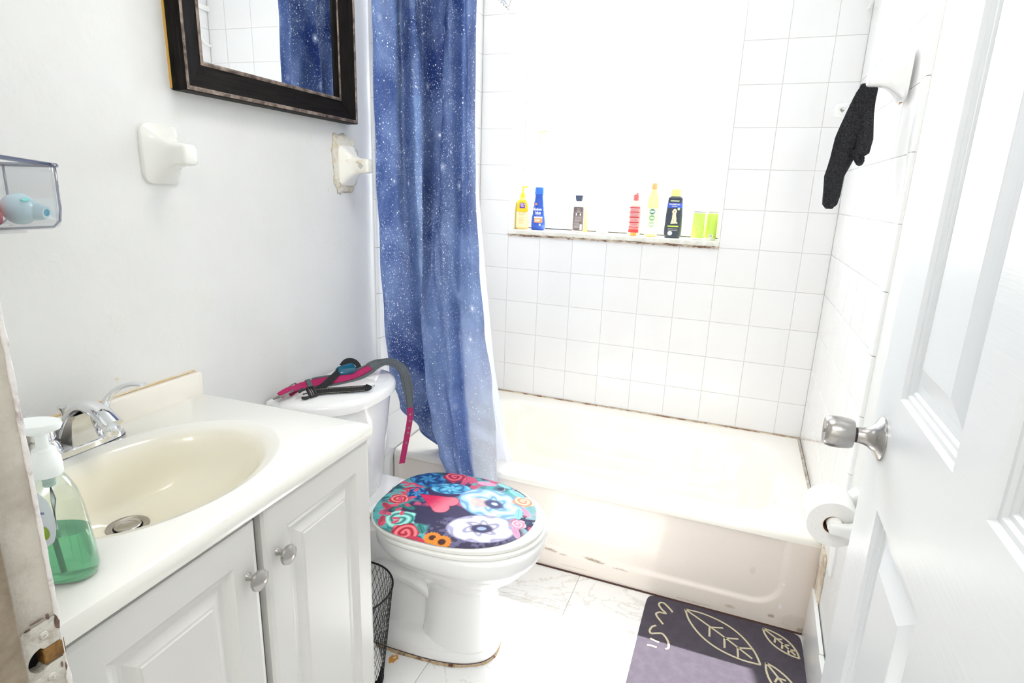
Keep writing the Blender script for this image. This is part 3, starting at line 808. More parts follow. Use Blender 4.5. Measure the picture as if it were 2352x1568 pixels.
# profile across the moulding: (distance from outer edge, height off wall)
mprof = [(0.0, 0.004), (0.0, 0.036), (0.002, 0.040), (0.007, 0.0415), (0.010, 0.039), (0.014, 0.0375), (0.052, 0.024), (0.056, 0.0245), (0.060, 0.026), (0.064, 0.024), (0.066, 0.012)]
def mould(side):
    L0 = []
    for i, (ins, hgt) in enumerate(mprof):
        y0, y1, z0, z1 = -FW2+ins, FW2-ins, ins, MH-ins
        c = {'bottom': [(hgt, y0, z0), (hgt, y1, z0)], 'top': [(hgt, y0, z1), (hgt, y1, z1)], 'a': [(hgt, y0, z0), (hgt, y0, z1)], 'b': [(hgt, y1, z0), (hgt, y1, z1)]}[side]
        L0.append(c)
    b = B()
    vv = [[b.verts.new(p) for p in r] for r in L0]
    for i in range(len(vv)-1):
        f_ = b.faces.new((vv[i][0], vv[i][1], vv[i+1][1], vv[i+1][0]))
        if i in (2, 3, 7, 8): f_.material_index = 1
    return b
for s_ in ('bottom', 'top', 'a', 'b'):
    mm = fh_ if s_ in ('bottom', 'top') else fv_
    obj('frame_rail' if s_ in ('bottom', 'top') else 'frame_stile', mould(s_), [mm, copper], mf)
obj('mirror_glass', bx(0.006, 0.014, -FW2+0.06, FW2-0.06, 0.06, MH-0.06), mat('mirror_silver', (0.93, 0.94, 0.94), 0.0, 1.0), mf)
obj('backing', bx(0.0, 0.005, -FW2-0.0015, FW2-0.004, 0.004, MH), mat('raw_pine_backing', srgb(214, 172, 84), 0.6), mf)

# ------------------------------------------------------------------ ceramic towel-bar posts
def post_mesh(hole_side=None):
    """x = out of the wall, y = along the bar, z up; base 0.085 x 0.115, arm to x=0.075"""
    b = B()
    secs = [(0.000, 0.0435, 0.057, 5), (0.007, 0.0435, 0.057, 5), (0.010, 0.041, 0.0545, 4.5), (0.016, 0.034, 0.047, 4), (0.026, 0.026, 0.036, 3.6), (0.040, 0.020, 0.026, 3.6), (0.056, 0.0175, 0.0215, 4), (0.076, 0.017, 0.0205, 4.5), (0.081, 0.0155, 0.019, 4.5), (0.0835, 0.012, 0.015, 4)]
    rg = []
    for x_, hy_, hz_, p in secs:
        rg.append([(x_, q[0], q[1]+0.0) for q in se(0, 0, 0, hy_, hz_, p, 40)])
    loft(b, rg)
    return b
def post(name, label, loc, rotz, m, hole, grp=None):
    t = thing(name, label, 'towel bar post', loc, rotz, grp)
    obj('body', post_mesh(), m, t, smooth=45)
    b = B(); h = 0.0095; s_ = 0.0178*hole
    loft(b, [[(0.062-h, s_, 0), (0.062, s_, -h), (0.062+h, s_, 0), (0.062, s_, h)], [(0.062-h, s_*0.7, 0), (0.062, s_*0.7, -h), (0.062+h, s_*0.7, 0), (0.062, s_*0.7, h)]])
    obj('bar_socket', b, mat('socket_grey', srgb(200, 198, 190), 0.6), t)
    return t
p1 = post('towel_bar_post', 'white ceramic towel bar post left of centre below the mirror, painted over', LW(0.0, 0.772, 1.323), AL, mat('painted_ceramic', srgb(234, 234, 229), 0.18, coat=0.3), 1)
old_cer = mat('stained_ceramic', srgb(240, 238, 230), 0.15, var=srgb(206, 176, 120), vscale=24, lo=0.60, hi=0.74, coat=0.3)
p2 = post('towel_bar_post', 'white ceramic towel bar post with rust-stained crusty base beside the curtain', LW(0.004, 0.152, 1.332), AL, old_cer, -1)
random.seed(21); b = B()
rg = []
for k_, (sc2, x_) in enumerate([(1.0, 0.0), (0.97, 0.0035), (0.90, 0.0065), (0.72, 0.008)]):
    rg.append([])
    for i in range(56):
        t = 2*PI*i/56; rr = 1+0.06*math.sin(3*t+1)+0.04*math.sin(9*t)+random.uniform(-.03, .03)
        rg[-1].append((x_-0.004, 0.062*sc2*rr*math.copysign(abs(math.cos(t))**0.6, math.cos(t)), 0.006+0.083*sc2*rr*math.copysign(abs(math.sin(t))**0.6, math.sin(t))))
loft(b, rg); obj('crusty_caulk', b, mat('crusty_caulk', srgb(226, 222, 210), 0.8, var=srgb(206, 182, 140), vscale=28, bump=1.0, bscale=90, lo=0.5, hi=0.72), p2, smooth=True)

# right wall towel bar (two posts, clear bar)
tb = thing('towel_bar', 'white ceramic towel bar with clear rod on the right tiled wall', 'towel bar', (W-0.009, -0.5, 1.573), PI)
for y_, rz in ((-0.300, 0), (0.285, 0)):
    # local y is flipped by the half turn: +y local = -y world
    o = obj('post', post_mesh(), ceramic, tb, loc=(0, -y_, 0), smooth=45)
    b = B(); h = 0.0095; s_ = -0.0176 if y_ < 0 else 0.0176
    s_ = -0.0176 if y_ < 0 else 0.0176
    loft(b, [[(0.062-h, s_, 0), (0.062, s_, -h), (0.062+h, s_, 0), (0.062, s_, h)], [(0.062-h, s_*0.7, 0), (0.062, s_*0.7, -h), (0.062+h, s_*0.7, 0), (0.062, s_*0.7, h)]])
    obj('bar_socket', b, mat('socket_grey', srgb(200, 198, 190), 0.6), o)
b = B(); box(b, 0.058, 0.066, -0.272, 0.29, -0.004, 0.004, bev=0.001)
obj('clear_rod', b, mat('acrylic', (1, 1, 1), 0.05, trans=1.0, ior=1.3), tb)
b = B(); box(b, 0.0, 0.004, 0.275, 0.300, -0.0595, -0.0570, bev=0.001)
obj('rust_stain', b, mat('rust_spot', srgb(214, 160, 110), 0.7), tb)

# black washcloth hanging on the bar
cloth_m = mat('black_terry', (0.010, 0.010, 0.013), 0.95, bump=1.0, bscale=260, var=(0.045, 0.045, 0.055), vscale=260)
CSC = 1.15
wc = thing('washcloth', 'black terry washcloth bunched over the towel bar on the right wall', 'cloth', (1.370, -0.741, 1.566), 0)
cs = Vector((0.93, 0.365, 0)); cf = Vector((-0.365, 0.93, 0))      # sideways and depth directions of the hanging bunch
def cloth_loft(path, n=40, seed=1, ruff=0.13):
    random.seed(seed); ph = random.uniform(0, 6); rg = []
    for k, (sx_, sy_, z_, a, c) in enumerate(path):
        ctr = cs*sx_+cf*sy_+Vector((0, 0, z_)); ring = []
        for i in range(n):
            t = 2*PI*i/n
            r_ = 1+ruff*math.sin(3*t+ph+k*0.25)+ruff*0.6*math.sin(7*t+k*0.2)
            ring.append(ctr+cs*math.cos(t)*a*r_*(CSC if k > 4 else 1)+cf*math.sin(t)*c*r_)
        rg.append(ring)
    return rg
def interp_path(ps, k=5):
    out = []
    for a, b_ in zip(ps[:-1], ps[1:]):
        for j in range(k): out.append(tuple(a[q]+(b_[q]-a[q])*j/k for q in range(5)))
    out.append(ps[-1]); return out
b = B(); loft(b, cloth_loft(interp_path([(0.012, 0, 0.006, 0.004, 0.004), (0.004, 0, 0.002, 0.016, 0.010), (0.002, 0, -0.02, 0.022, 0.013), (-0.010, 0, -0.07, 0.024, 0.014), (-0.020, 0, -0.13, 0.030, 0.013), (-0.032, 0, -0.18, 0.026, 0.011), (-0.046, 0, -0.225, 0.022, 0.012), (-0.044, 0, -0.27, 0.019, 0.012), (-0.043, 0, -0.296, 0.016, 0.010), (-0.043, 0, -0.307, 0.007, 0.005)])))
obj('cloth_body', b, cloth_m, wc, smooth=True)
b = B(); loft(b, cloth_loft(interp_path([(0.012, -0.008, 0.004, 0.004, 0.004), (0.010, -0.012, -0.01, 0.011, 0.008), (0.006, -0.015, -0.07, 0.014, 0.009), (0.008, -0.017, -0.13, 0.017, 0.010), (0.006, -0.017, -0.165, 0.015, 0.009), (0.004, -0.015, -0.176, 0.006, 0.005)]), seed=5))
obj('cloth_fold', b, cloth_m, wc, smooth=True)
b = B(); tube(b, smooth_path([(cs*-0.016+Vector((0, 0, -0.16))-cf*0.016), (cs*0.004+Vector((0, 0, -0.19))-cf*0.018), (cs*0.012+Vector((0, 0, -0.182))-cf*0.016), (cs*0.008+Vector((0, 0, -0.168))-cf*0.014)], 6), 0.0065, 12)
obj('cloth_hem', b, cloth_m, wc, smooth=True)

# white wire loop at the top of the right wall
wl2 = thing('wall_hook', 'white plastic loop hook on the right wall, cut off by the top edge', 'hook', (W-0.008, -0.03, 1.95), 0)
b = B(); tube(b, smooth_path([(-0.004, 0.10, 0.14), (-0.006, 0.055, 0.03), (-0.008, 0.03, -0.014), (-0.010, 0.0, -0.022), (-0.008, -0.04, 0.0), (-0.006, -0.14, 0.10), (-0.004, -0.16, 0.14)], 8), 0.004, 10)
obj('loop', b, plastic_w, wl2, smooth=True)
b = B(); box(b, -0.006, 0.0, -0.16, 0.10, 0.135, 0.16, bev=0.002); obj('mount', b, plastic_w, wl2)

# ------------------------------------------------------------------ toilet paper
th = thing('toilet_paper_holder', 'white ceramic toilet paper holder on the right wall by the door edge', 'holder', (W, -1.15, 0.585), PI)
for y_ in (-0.072, 0.072):
    obj('arm', post_mesh(), ceramic, th, loc=(0, y_, 0.0), smooth=45).scale = (0.88, 0.6, 0.62)
b = B(); lathe(b, [(0.012, -0.071), (0.0165, -0.066), (0.0165, 0.066), (0.012, 0.071)], 28, 'y'); obj('spindle', b, plastic_w, th, loc=(0.060, 0, 0), smooth=35)
b = B()
ro, ri = 0.054, 0.021
def ann(r, y_): return [(0.0+r*math.cos(2*PI*i/48), y_, r*math.sin(2*PI*i/48)) for i in range(48)]
loft(b, [ann(ri, -0.05), ann(ro-0.001, -0.05), ann(ro, -0.049), ann(ro, 0.049), ann(ro-0.001, 0.05), ann(ri, 0.05), ann(ri, -0.05)], False, False)
paper = mat('toilet_paper', srgb(240, 239, 237), 0.9, bump=0.2, bscale=120)
tp = thing('toilet_paper_roll', 'roll of white toilet paper on the holder beside the door edge', 'toilet paper', (W-0.062, -1.15, 0.581), 0)
obj('paper', b, paper, tp, smooth=40)
b = B(); loft(b, [ann(ri-0.0012, -0.0505), ann(ri, -0.0505), ann(ri, 0.0505), ann(ri-0.0012, 0.0505), ann(ri-0.0012, -0.0505)], False, False)
obj('cardboard_core', b, mat('cardboard', srgb(128, 84, 60), 0.9), tp, smooth=40)

# ------------------------------------------------------------------ toilet
to = thing('toilet', 'white two-piece toilet between the vanity and the bathtub', 'toilet', LW(0, 0.362, 0), AL)
# local: x out of the wall, y positive toward the tub
b = B()
def foot(z_, x0, x1, hw, p=3.0, n=64):
    out = []
    for i in range(n):
        t = 2*PI*i/n; c, s = math.cos(t), math.sin(t)
        xm = (x0+x1)/2; a = (x1-x0)/2
        pp = p if c < 0 else 2.6
        out.append((xm+a*math.copysign(abs(c)**(2/pp), c), hw*math.copysign(abs(s)**(2/pp), s), z_))
    return out
loft(b, [foot(0.002, 0.13, 0.603, 0.112), foot(0.030, 0.13, 0.603, 0.112), foot(0.040, 0.133, 0.600, 0.109), foot(0.052, 0.16, 0.590, 0.098), foot(0.06, 0.20, 0.585, 0.09)])
# front column flaring into the bowl
col = [(0.045, 0.385, 0.598, 0.098, 3.4), (0.10, 0.39, 0.590, 0.088, 3.2), (0.16, 0.39, 0.590, 0.084, 3.0), (0.215, 0.385, 0.600, 0.086, 2.8), (0.250, 0.35, 0.625, 0.105, 2.5), (0.275, 0.31, 0.655, 0.128, 2.4),
       (0.300, 0.28, 0.682, 0.150, 2.3), (0.325, 0.26, 0.702, 0.168, 2.3), (0.340, 0.25, 0.712, 0.176, 2.3), (0.3435, 0.247, 0.7165, 0.1805, 2.3), (0.352, 0.243, 0.720, 0.184, 2.3), (0.385, 0.240, 0.722, 0.187, 2.3), (0.392, 0.245, 0.717, 0.182, 2.3), (0.395, 0.26, 0.70, 0.166, 2.3)]
loft(b, [foot(z_, x0, x1, hw, p) for z_, x0, x1, hw, p in col])
obj('bowl', b, porc, to, smooth=50)
b = B()
loft(b, [foot(0.045, 0.09, 0.44, 0.070), foot(0.10, 0.08, 0.44, 0.055), foot(0.18, 0.06, 0.44, 0.052), foot(0.25, 0.05, 0.42, 0.070), foot(0.31, 0.03, 0.36, 0.095), foot(0.35, 0.02, 0.34, 0.125), foot(0.384, 0.015, 0.34, 0.150), foot(0.392, 0.02, 0.335, 0.145)])
tr = smooth_path([(0.43, -0.035, 0.17), (0.35, -0.050, 0.225), (0.27, -0.056, 0.225), (0.215, -0.050, 0.15), (0.23, -0.03, 0.05)], 8)
tube(b, tr, 0.034, 16)
obj('trapway', b, porc, to, smooth=50)
# rough caulk around the foot
random.seed(9); b = B(); rg = []
fo = foot(0.0, 0.127, 0.606, 0.115, 3.0, 120); fi = foot(0.0, 0.13, 0.600, 0.109, 3.0, 120)
loft(b, [[(x_+random.uniform(-.002, .002)+(0.002 if x_ > .4 else 0), y_*1.03+random.uniform(-.002, .002), 0.0005) for x_, y_, _ in fo], [(x_, y_, 0.006+random.uniform(-.001, .001)) for x_, y_, _ in fi]], False, False)
obj('base_caulk', b, mat('dirty_caulk', srgb(206, 182, 148), 0.9, var=srgb(110, 72, 52), vscale=45, lo=0.52, hi=0.62, bump=1, bscale=150), to)
b = B(); loft(b, [[(x_, y_, 0.006) for x_, y_, _ in foot(0, 0.1285, 0.6045, 0.1132, 3.0, 120)], [(x_, y_, 0.0088) for x_, y_, _ in foot(0, 0.1285, 0.6045, 0.1132, 3.0, 120)]], False, False)
obj('dark_seam', b, mat('grimy_seam', srgb(74, 48, 44), 0.9), to)
# tank
def dring(z_, hw, front, back=0.014, n=64, p=2.6):
    out = []
    for i in range(n):
        t = 2*PI*i/n; c, s = math.cos(t), math.sin(t)
        if c >= 0: x_ = 0.075+(front-0.075)*abs(c)**(1.15)
        else: x_ = 0.075-(0.075-back)*min(1, abs(c)*3.2)**0.6
        y_ = hw*math.copysign(abs(s)**(0.72), s)
        out.append((x_, y_, z_))
    return out
b = B(); loft(b, [dring(0.365, 0.115, 0.16), dring(0.375, 0.135, 0.178), dring(0.395, 0.150, 0.188), dring(0.44, 0.160, 0.196), dring(0.60, 0.176, 0.214), dring(0.698, 0.184, 0.222)])
obj('tank', b, porc, to, smooth=50)
b = B(); loft(b, [dring(0.698, 0.190, 0.230, 0.010), dring(0.702, 0.196, 0.237, 0.008), dring(0.720, 0.197, 0.238, 0.008), dring(0.729, 0.193, 0.234, 0.010), dring(0.735, 0.180, 0.222, 0.020), dring(0.737, 0.10, 0.16, 0.04)])
obj('tank_lid', b, porc, to, smooth=50)
# seat and lid
def seat_ring(z_, x0, x1, hw, n=80):
    out = []
    for i in range(n):
        t = 2*PI*i/n; c, s = math.cos(t), math.sin(t)
        xm = x0+0.215; a = (x1-xm) if c > 0 else (xm-x0)
        pp = 2.15 if c > 0 else 2.9
        out.append((xm+a*math.copysign(abs(c)**(2/pp), c), hw*math.copysign(abs(s)**(2/pp), s), z_))
    return out
b = B(); loft(b, [seat_ring(0.394, 0.262, 0.716, 0.183), seat_ring(0.397, 0.258, 0.720, 0.1865), seat_ring(0.404, 0.257, 0.721, 0.187), seat_ring(0.4075, 0.262, 0.716, 0.182)])
obj('seat', b, plastic_w, to, smooth=40)
b = B(); loft(b, [seat_ring(0.4085, 0.252, 0.712, 0.181), seat_ring(0.411, 0.249, 0.715, 0.184), seat_ring(0.419, 0.248, 0.716, 0.1845), seat_ring(0.4235, 0.253, 0.710, 0.179), seat_ring(0.4255, 0.30, 0.66, 0.13)])
lid = obj('lid', b, plastic_w, to, smooth=40)
for s_ in (-1, 1): b = B(); lathe(b, [(0.011, -0.022), (0.011, 0.022)], 20, 'y', o=(0.243, 0.075*s_, 0.405)); obj('hinge', b, plastic_w, to, smooth=40)
# printed cover on the lid: painted per vertex on a dense grid
NU, NV = 360, 300
U = np.linspace(0, 1, NU); T = np.linspace(0, 1, NV)
gx = np.linspace(0.244, 0.692, NU); gy = np.linspace(-0.188, 0.188, NV)
GX, GY = np.meshgrid(gx, gy)
# squash a square grid into the lid outline (radial map)
xm, hwv = 0.462, 0.182
sx_ = (GX-0.468)/0.224; sy_ = GY/0.188
rmax = np.maximum(np.abs(sx_), np.abs(sy_)) + 1e-9
ang = np.arctan2(sy_, sx_)
c_, s_ = np.cos(ang), np.sin(ang)
pp = np.where(c_ > 0, 2.15, 2.9); aa = np.where(c_ > 0, 0.690-xm, xm-0.252)
# polar radius of the superellipse in this direction (in metric space)
rad_ = 1.0/((np.abs(c_)/aa)**pp+(np.abs(s_)/hwv)**pp)**(1/pp)
PX = xm+c_*rad_*rmax; PY = s_*rad_*rmax
PZ = 0.4255+0.0065*np.clip(1-rmax**10, 0, 1)
ND = 0.362-PY     # wall coordinate d
NN = PX
rs = np.random.RandomState(2)
def noise2(scale, seed, oct_=4):
    r_ = np.random.RandomState(seed); acc = np.zeros_like(NN); amp = 1
    for o_ in range(oct_):
        g = r_.rand(64, 64); fx = (NN*scale*2**o_) % 63; fy = (ND*scale*2**o_) % 63
        i0, j0 = fx.astype(int), fy.astype(int); tx, ty = fx-i0, fy-j0; tx = tx*tx*(3-2*tx); ty = ty*ty*(3-2*ty)
        v = g[i0, j0]*(1-tx)*(1-ty)+g[i0+1, j0]*tx*(1-ty)+g[i0, j0+1]*(1-tx)*ty+g[i0+1, j0+1]*tx*ty
        acc += amp*v; amp *= 0.5
    return acc/(2-2**(1-oct_))
n1, n2, n3 = noise2(14, 1), noise2(30, 5), noise2(90, 9, 2)
def C3(*c): return np.array(srgb(*c))
img = C3(62, 50, 92)*np.ones(NN.shape+(1,))
def over(mask, col):
    global img
    a = np.clip(mask, 0, 1)[..., None]
    img = img*(1-a)+np.asarray(col)*a
def soft(v, k=0.006): return np.clip(0.5-v/k, 0, 1)
over(np.clip((n1-0.47)*9, 0, 1), C3(92, 176, 178)); over(np.clip((n2-0.60)*12, 0, 1), C3(206, 84, 122)); over(np.clip((0.36-n2)*12, 0, 1), C3(38, 96, 106))
over(np.clip((NN-0.57)*8, 0, 1)*0.75*(n1 > 0.40), C3(168, 220, 224)); over(soft(np.abs(n1-0.52)-0.008, 0.01)*(NN > .55), C3(236, 164, 196))
def ellp(n0, d0, a, b_, rot=0.0):
    x_, y_ = NN-n0, ND-d0; c, s = math.cos(rot), math.sin(rot)
    return np.sqrt(((x_*c+y_*s)/a)**2+((-x_*s+y_*c)/b_)**2)-1
def polar(n0, d0): return np.hypot(NN-n0, ND-d0), np.arctan2(ND-d0, NN-n0)
def leaf(n0, d0, L_, w_, rot, c1, c2):
    e = ellp(n0, d0, L_, w_, rot); over(soft(e, .12), c1)
    x_, y_ = NN-n0, ND-d0; v = -x_*math.sin(rot)+y_*math.cos(rot)
    over(soft(e, .12)*soft(np.abs(v)-0.0008, .001), c2)
def rose(n0, d0, r, c_dark, c_mid, c_lit, seed=0):
    rr, th = polar(n0, d0)
    edge = r*(1+0.10*np.sin(5*th+seed)+0.04*np.sin(11*th))
    over(soft((rr-edge)/r, .08), c_mid)
    sp_ = np.sin(rr/r*13-th*1.0+0.5*np.sin(3*th+seed)+seed)
    over(soft((rr-edge)/r, .08)*np.clip(sp_*1.2-0.1, 0, 1), c_lit); over(soft((rr-edge)/r, .08)*np.clip(-sp_*1.6-0.5, 0, 1), c_dark)
    over(soft(np.abs(rr-edge)/r-0.03, .05)*0.8, c_dark)
def sunfl(n0, d0, r):
    rr, th = polar(n0, d0); e = r*(0.86+0.14*np.abs(np.sin(8*th)))
    over(soft((rr-e)/r, .1), C3(238, 150, 50)); over(soft((rr-e)/r, .1)*soft(np.sin(16*th), .6)*0.5, C3(206, 98, 30)); over(soft((rr-r*.42)/r, .15), C3(70, 34, 26))
def peony(n0, d0, a, b_, rot, c0, c1, c2, k=9):
    e = ellp(n0, d0, a, b_, rot); over(soft(e, .08), c0)
    rr, th = polar(n0, d0); R_ = (e+1)
    pt = np.sin(R_*k+np.sin(th*6+R_*5)*1.3)
    over(soft(e, .08)*np.clip(pt*1.5-0.3, 0, 1), c1); over(soft(e, .08)*np.clip(-pt*2.2-1.0, 0, 1)*0.8, c2)
    over(soft(np.abs(e)-0.02, .04), c2)
# dark sweep and hood-like leaves
over(soft(ellp(0.40, 0.440, 0.10, 0.045, -0.15), .2), C3(58, 54, 84)); over(soft(ellp(0.565, 0.465, 0.125, 0.085, -0.25), .10), C3(60, 54, 84))
over(soft(ellp(0.565, 0.465, 0.125, 0.085, -0.25), .1)*np.clip((n3-0.5)*4, 0, .6), C3(120, 116, 150))
over(soft(ellp(0.47, 0.392, 0.06, 0.03, 0.2), .2), C3(70, 64, 96))
# blue blossoms upper left
peony(0.325, 0.255, 0.060, 0.045, 0.3, C3(36, 96, 160), C3(70, 150, 200), C3(22, 40, 84), 8)
peony(0.338, 0.345, 0.036, 0.030, 0.8, C3(40, 100, 165), C3(86, 160, 210), C3(24, 40, 90), 7)
peony(0.415, 0.285, 0.058, 0.030, -0.3, C3(80, 170, 212), C3(130, 205, 232), C3(36, 80, 140), 7)
rose(0.395, 0.212, 0.034, C3(132, 28, 66), C3(200, 62, 92), C3(232, 116, 130), 1.0)
rose(0.304, 0.392, 0.027, C3(160, 40, 60), C3(226, 88, 100), C3(246, 150, 146), 2.0)
rose(0.358, 0.482, 0.042, C3(44, 120, 122), C3(120, 200, 190), C3(176, 232, 220), 0.4)
rose(0.398, 0.528, 0.036, C3(150, 34, 58), C3(218, 76, 92), C3(244, 136, 138), 3.1)
for k, (a_, b_, r_, t_) in enumerate([(0.29, 0.435, .022, .6), (0.325, 0.435, .02, 2.0), (0.315, 0.50, .022, 1.2), (0.345, 0.535, .02, 0.2), (0.44, 0.545, .03, 0.1), (0.43, 0.50, .022, 0.9), (0.30, 0.33, .018, 2.4), (0.35, 0.42, .022, .2)]):
    leaf(a_, b_, r_, r_*.42, t_, C3(52, 130, 124) if k % 2 else C3(196, 58, 84), C3(20, 60, 66))
for k in range(16):
    t_ = k*2.4; leaf(0.30+0.02*math.sin(t_*1.7)+k*0.003, 0.30+k*0.014, .011, .006, t_, C3(228, 92, 118), C3(150, 40, 70))
# large pale-blue flower (right, towards the wall) and large white flower (right front)
peony(0.552, 0.318, 0.098, 0.070, 0.25, C3(186, 224, 244), C3(226, 244, 252), C3(110, 160, 214), 12)
over(soft(ellp(0.52, 0.325, 0.030, 0.022, .2), .3)*.8, C3(250, 200, 190)); 
peony(0.572, 0.440, 0.088, 0.060, -0.35, C3(236, 234, 246), C3(252, 250, 254), C3(150, 146, 186), 11)
over(soft(ellp(0.574, 0.442, 0.030, 0.020, -.3), .35), C3(70, 66, 104)); over(soft(ellp(0.574, 0.442, 0.012, 0.008, -.3), .35), C3(170, 190, 225))
over(soft(ellp(0.560, 0.318, 0.030, 0.020, .3), .35), C3(84, 88, 130)); over(soft(ellp(0.562, 0.316, 0.010, 0.007, .3), .35), C3(220, 235, 250))
sunfl(0.474, 0.523, 0.022); sunfl(0.503, 0.529, 0.024)
rose(0.632, 0.268, 0.030, C3(220, 140, 120), C3(250, 196, 160), C3(255, 228, 200), 1.4)
rose(0.655, 0.385, 0.020, C3(220, 130, 160), C3(246, 176, 200), C3(255, 216, 226), 1.4)
for k, (a_, b_, r_, t_) in enumerate([(0.60, 0.235, .03, .5), (0.50, 0.215, .03, -.1), (0.64, 0.34, .026, 1.3), (0.66, 0.42, .024, 1.0), (0.55, 0.205, .024, .3), (0.655, 0.32, .02, .8)]):
    leaf(a_, b_, r_, r_*.4, t_, C3(244, 160, 196) if k % 2 else C3(150, 214, 218), C3(120, 160, 180))
# red heart
hxn, hyn = 0.405, 0.362
x_, y_ = (NN-hxn), (ND-hyn); rr_ = 0.25; xr, yr = x_*math.cos(rr_)+y_*math.sin(rr_), -x_*math.sin(rr_)+y_*math.cos(rr_)
lob = np.minimum(np.hypot(xr-0.034, yr-0.021)-0.0245, np.hypot(xr-0.034, yr+0.021)-0.0245)
tri = np.maximum(np.abs(yr)-(0.0425*(xr+0.062)/0.088), xr-0.036); tri = np.maximum(tri, -(xr+0.062))
hm = np.minimum(lob, tri)
over(soft(hm, .003), C3(214, 42, 92)); over(soft(hm, .003)*np.clip((xr+0.01)*16, 0, .7), C3(246, 150, 168))
over(soft(np.abs(hm)-.0012, .002)*0.7, C3(120, 20, 60))
img = np.clip(img*(0.9+0.2*n3[..., None]), 0, 1)
vv = np.stack([PX, PY, PZ], -1).reshape(-1, 3)
idx = np.arange(NU*NV).reshape(NV, NU)
q = np.stack([idx[:-1, :-1], idx[:-1, 1:], idx[1:, 1:], idx[1:, :-1]], -1).reshape(-1, 4)
me = grid_mesh('printed_cover', vv, q, img, vmat('printed_fabric', 0.55, 0.0, 0.25, 900, spec=0.3))
pc = obj('printed_cover', me, None, lid); pc['label'] = 'colourful padded floral print with roses, heart and sunflowers'

# ------------------------------------------------------------------ collar, strap and trainer box on the tank lid
ZL = 0.738
def TL_(n, d, z=0.0): return LW(n, d, ZL+z)
pink = mat('pink_webbing', srgb(186, 36, 100), 0.6, bump=0.5, bscale=700); grey_pad = mat('grey_neoprene', srgb(92, 98, 102), 0.75, bump=0.3, bscale=400)
pew = mat('pewter', (0.30, 0.28, 0.26), 0.3, 1.0)
col_ = thing('dog_collar', 'pink and grey padded dog collar draped off the toilet tank lid', 'dog collar', (0, 0, 0), 0)
pth = [TL_(0.050, 0.510, .006), TL_(0.052, 0.470, .012), TL_(0.062, 0.436, .012), TL_(0.082, 0.405, .013), TL_(0.108, 0.372, .012), TL_(0.126, 0.325, .012), TL_(0.138, 0.280, .018), TL_(0.158, 0.242, .030), TL_(0.182, 0.212, .026), TL_(0.200, 0.182, -.002), TL_(0.206, 0.166, -.05), TL_(0.211, 0.162, -.10), TL_(0.214, 0.162, -.16), TL_(0.204, 0.164, -.225), TL_(0.184, 0.164, -.325)]
fullp = smooth_path(pth, 8)
nrm = []
for i, p in enumerate(fullp):
    t = i/(len(fullp)-1)
    # starts standing on edge, rolls flat over the tank rim, then hangs facing out
    if t < 0.30: a = Vector((0.75, -0.25, 0.62))
    elif t < 0.52: k = (t-0.30)/0.22; a = Vector((0.75, -0.25, 0.62)).lerp(Vector((0.35, 0.15, 1.0)), k)
    else: k = min(1, (t-0.52)/0.2); a = Vector((0.35, 0.15, 1.0)).lerp(Vector((0.85, -0.5, 0.1)), k)
    nrm.append(a.normalized())
i0, i1 = int(len(fullp)*0.16), int(len(fullp)*0.83)
b = B()
wd = [0.022]*len(fullp)
ribbon(b, fullp, 0.020, 0.0022, nrm); obj('webbing', b, pink, col_)
b = B(); seg = [fullp[i]-nrm[i]*0.0024 if i < int(len(fullp)*0.46) else fullp[i]+nrm[i]*0.0014 for i in range(i0, i1)]
ww = [(0.031+0.005*math.sin(PI*k/(len(seg)-1)))*min(1, 0.62+(len(seg)-k)/30) for k in range(len(seg))]
ribbon(b, seg, ww, 0.0040, nrm[i0:i1]); obj('padding', b, grey_pad, col_)
b = B()
for k in range(i0, i1-1):                     # stitch lines on the padding
    for s_ in (-0.010, 0.010):
        if k % 1 == 0:
            t = (fullp[min(k+1, len(fullp)-1)]-fullp[k]); s3 = t.cross(nrm[k]).normalized()
            a = fullp[k]+nrm[k]*0.0036+s3*s_; c = a+t*0.9
            tube(b, [a, c], 0.0005, 5)
obj('stitching', b, mat('dark_thread', srgb(50, 54, 58), 0.8), col_)
for frac in (0.80, 0.845, 0.87, 0.895, 0.92, 0.945):
    k = int(len(fullp)*frac); p = fullp[k]+nrm[k]*0.0012
    b = B(); lathe(b, [(0.0034, 0), (0.0036, 0.0007), (0.0022, 0.0010), (0.0018, 0.0002)], 14)
    o = obj('eyelet', b, pew, col_, loc=p, smooth=30); o.rotation_euler = nrm[k].to_track_quat('Z', 'Y').to_euler()
b = B(); k = int(len(fullp)*0.135); t = (fullp[k+1]-fullp[k-1]).normalized()
ribbon(b, [fullp[k]-t*0.007, fullp[k]+t*0.007], 0.026, 0.008, nrm[k]); obj('keeper_loop', b, grey_pad, col_)
# double-bar buckle and D-ring
def frame_loop(b, ctr, ax, ay, hw, hh, r, n=28, p=4):
    pts = [ctr+ax*(hw*math.copysign(abs(math.cos(t))**(2/p), math.cos(t)))+ay*(hh*math.copysign(abs(math.sin(t))**(2/p), math.sin(t))) for t in [2*PI*i/n for i in range(n+1)]]
    tube(b, pts, r, 8)
b = B(); ax = (TL_(0.052, 0.56)-TL_(0.050, 0.50)).normalized(); ay = Vector((0.80, 0.05, 0.35)).normalized()
bc = TL_(0.056, 0.535, .012)
frame_loop(b, bc, ax, ay, 0.027, 0.0165, 0.0026); tube(b, [bc-ay*0.016, bc+ay*0.016], 0.0022, 8); tube(b, [bc, bc+ax*0.026+Vector((0, 0, .002))], 0.0016, 8)
obj('buckle', b, pew, col_, smooth=40)
b = B(); bc2 = TL_(0.044, 0.488, .018); frame_loop(b, bc2, ax, Vector((0.5, 0, .9)).normalized(), 0.016, 0.008, 0.0018, p=2.4); obj('leash_ring', b, pew, col_, smooth=40)
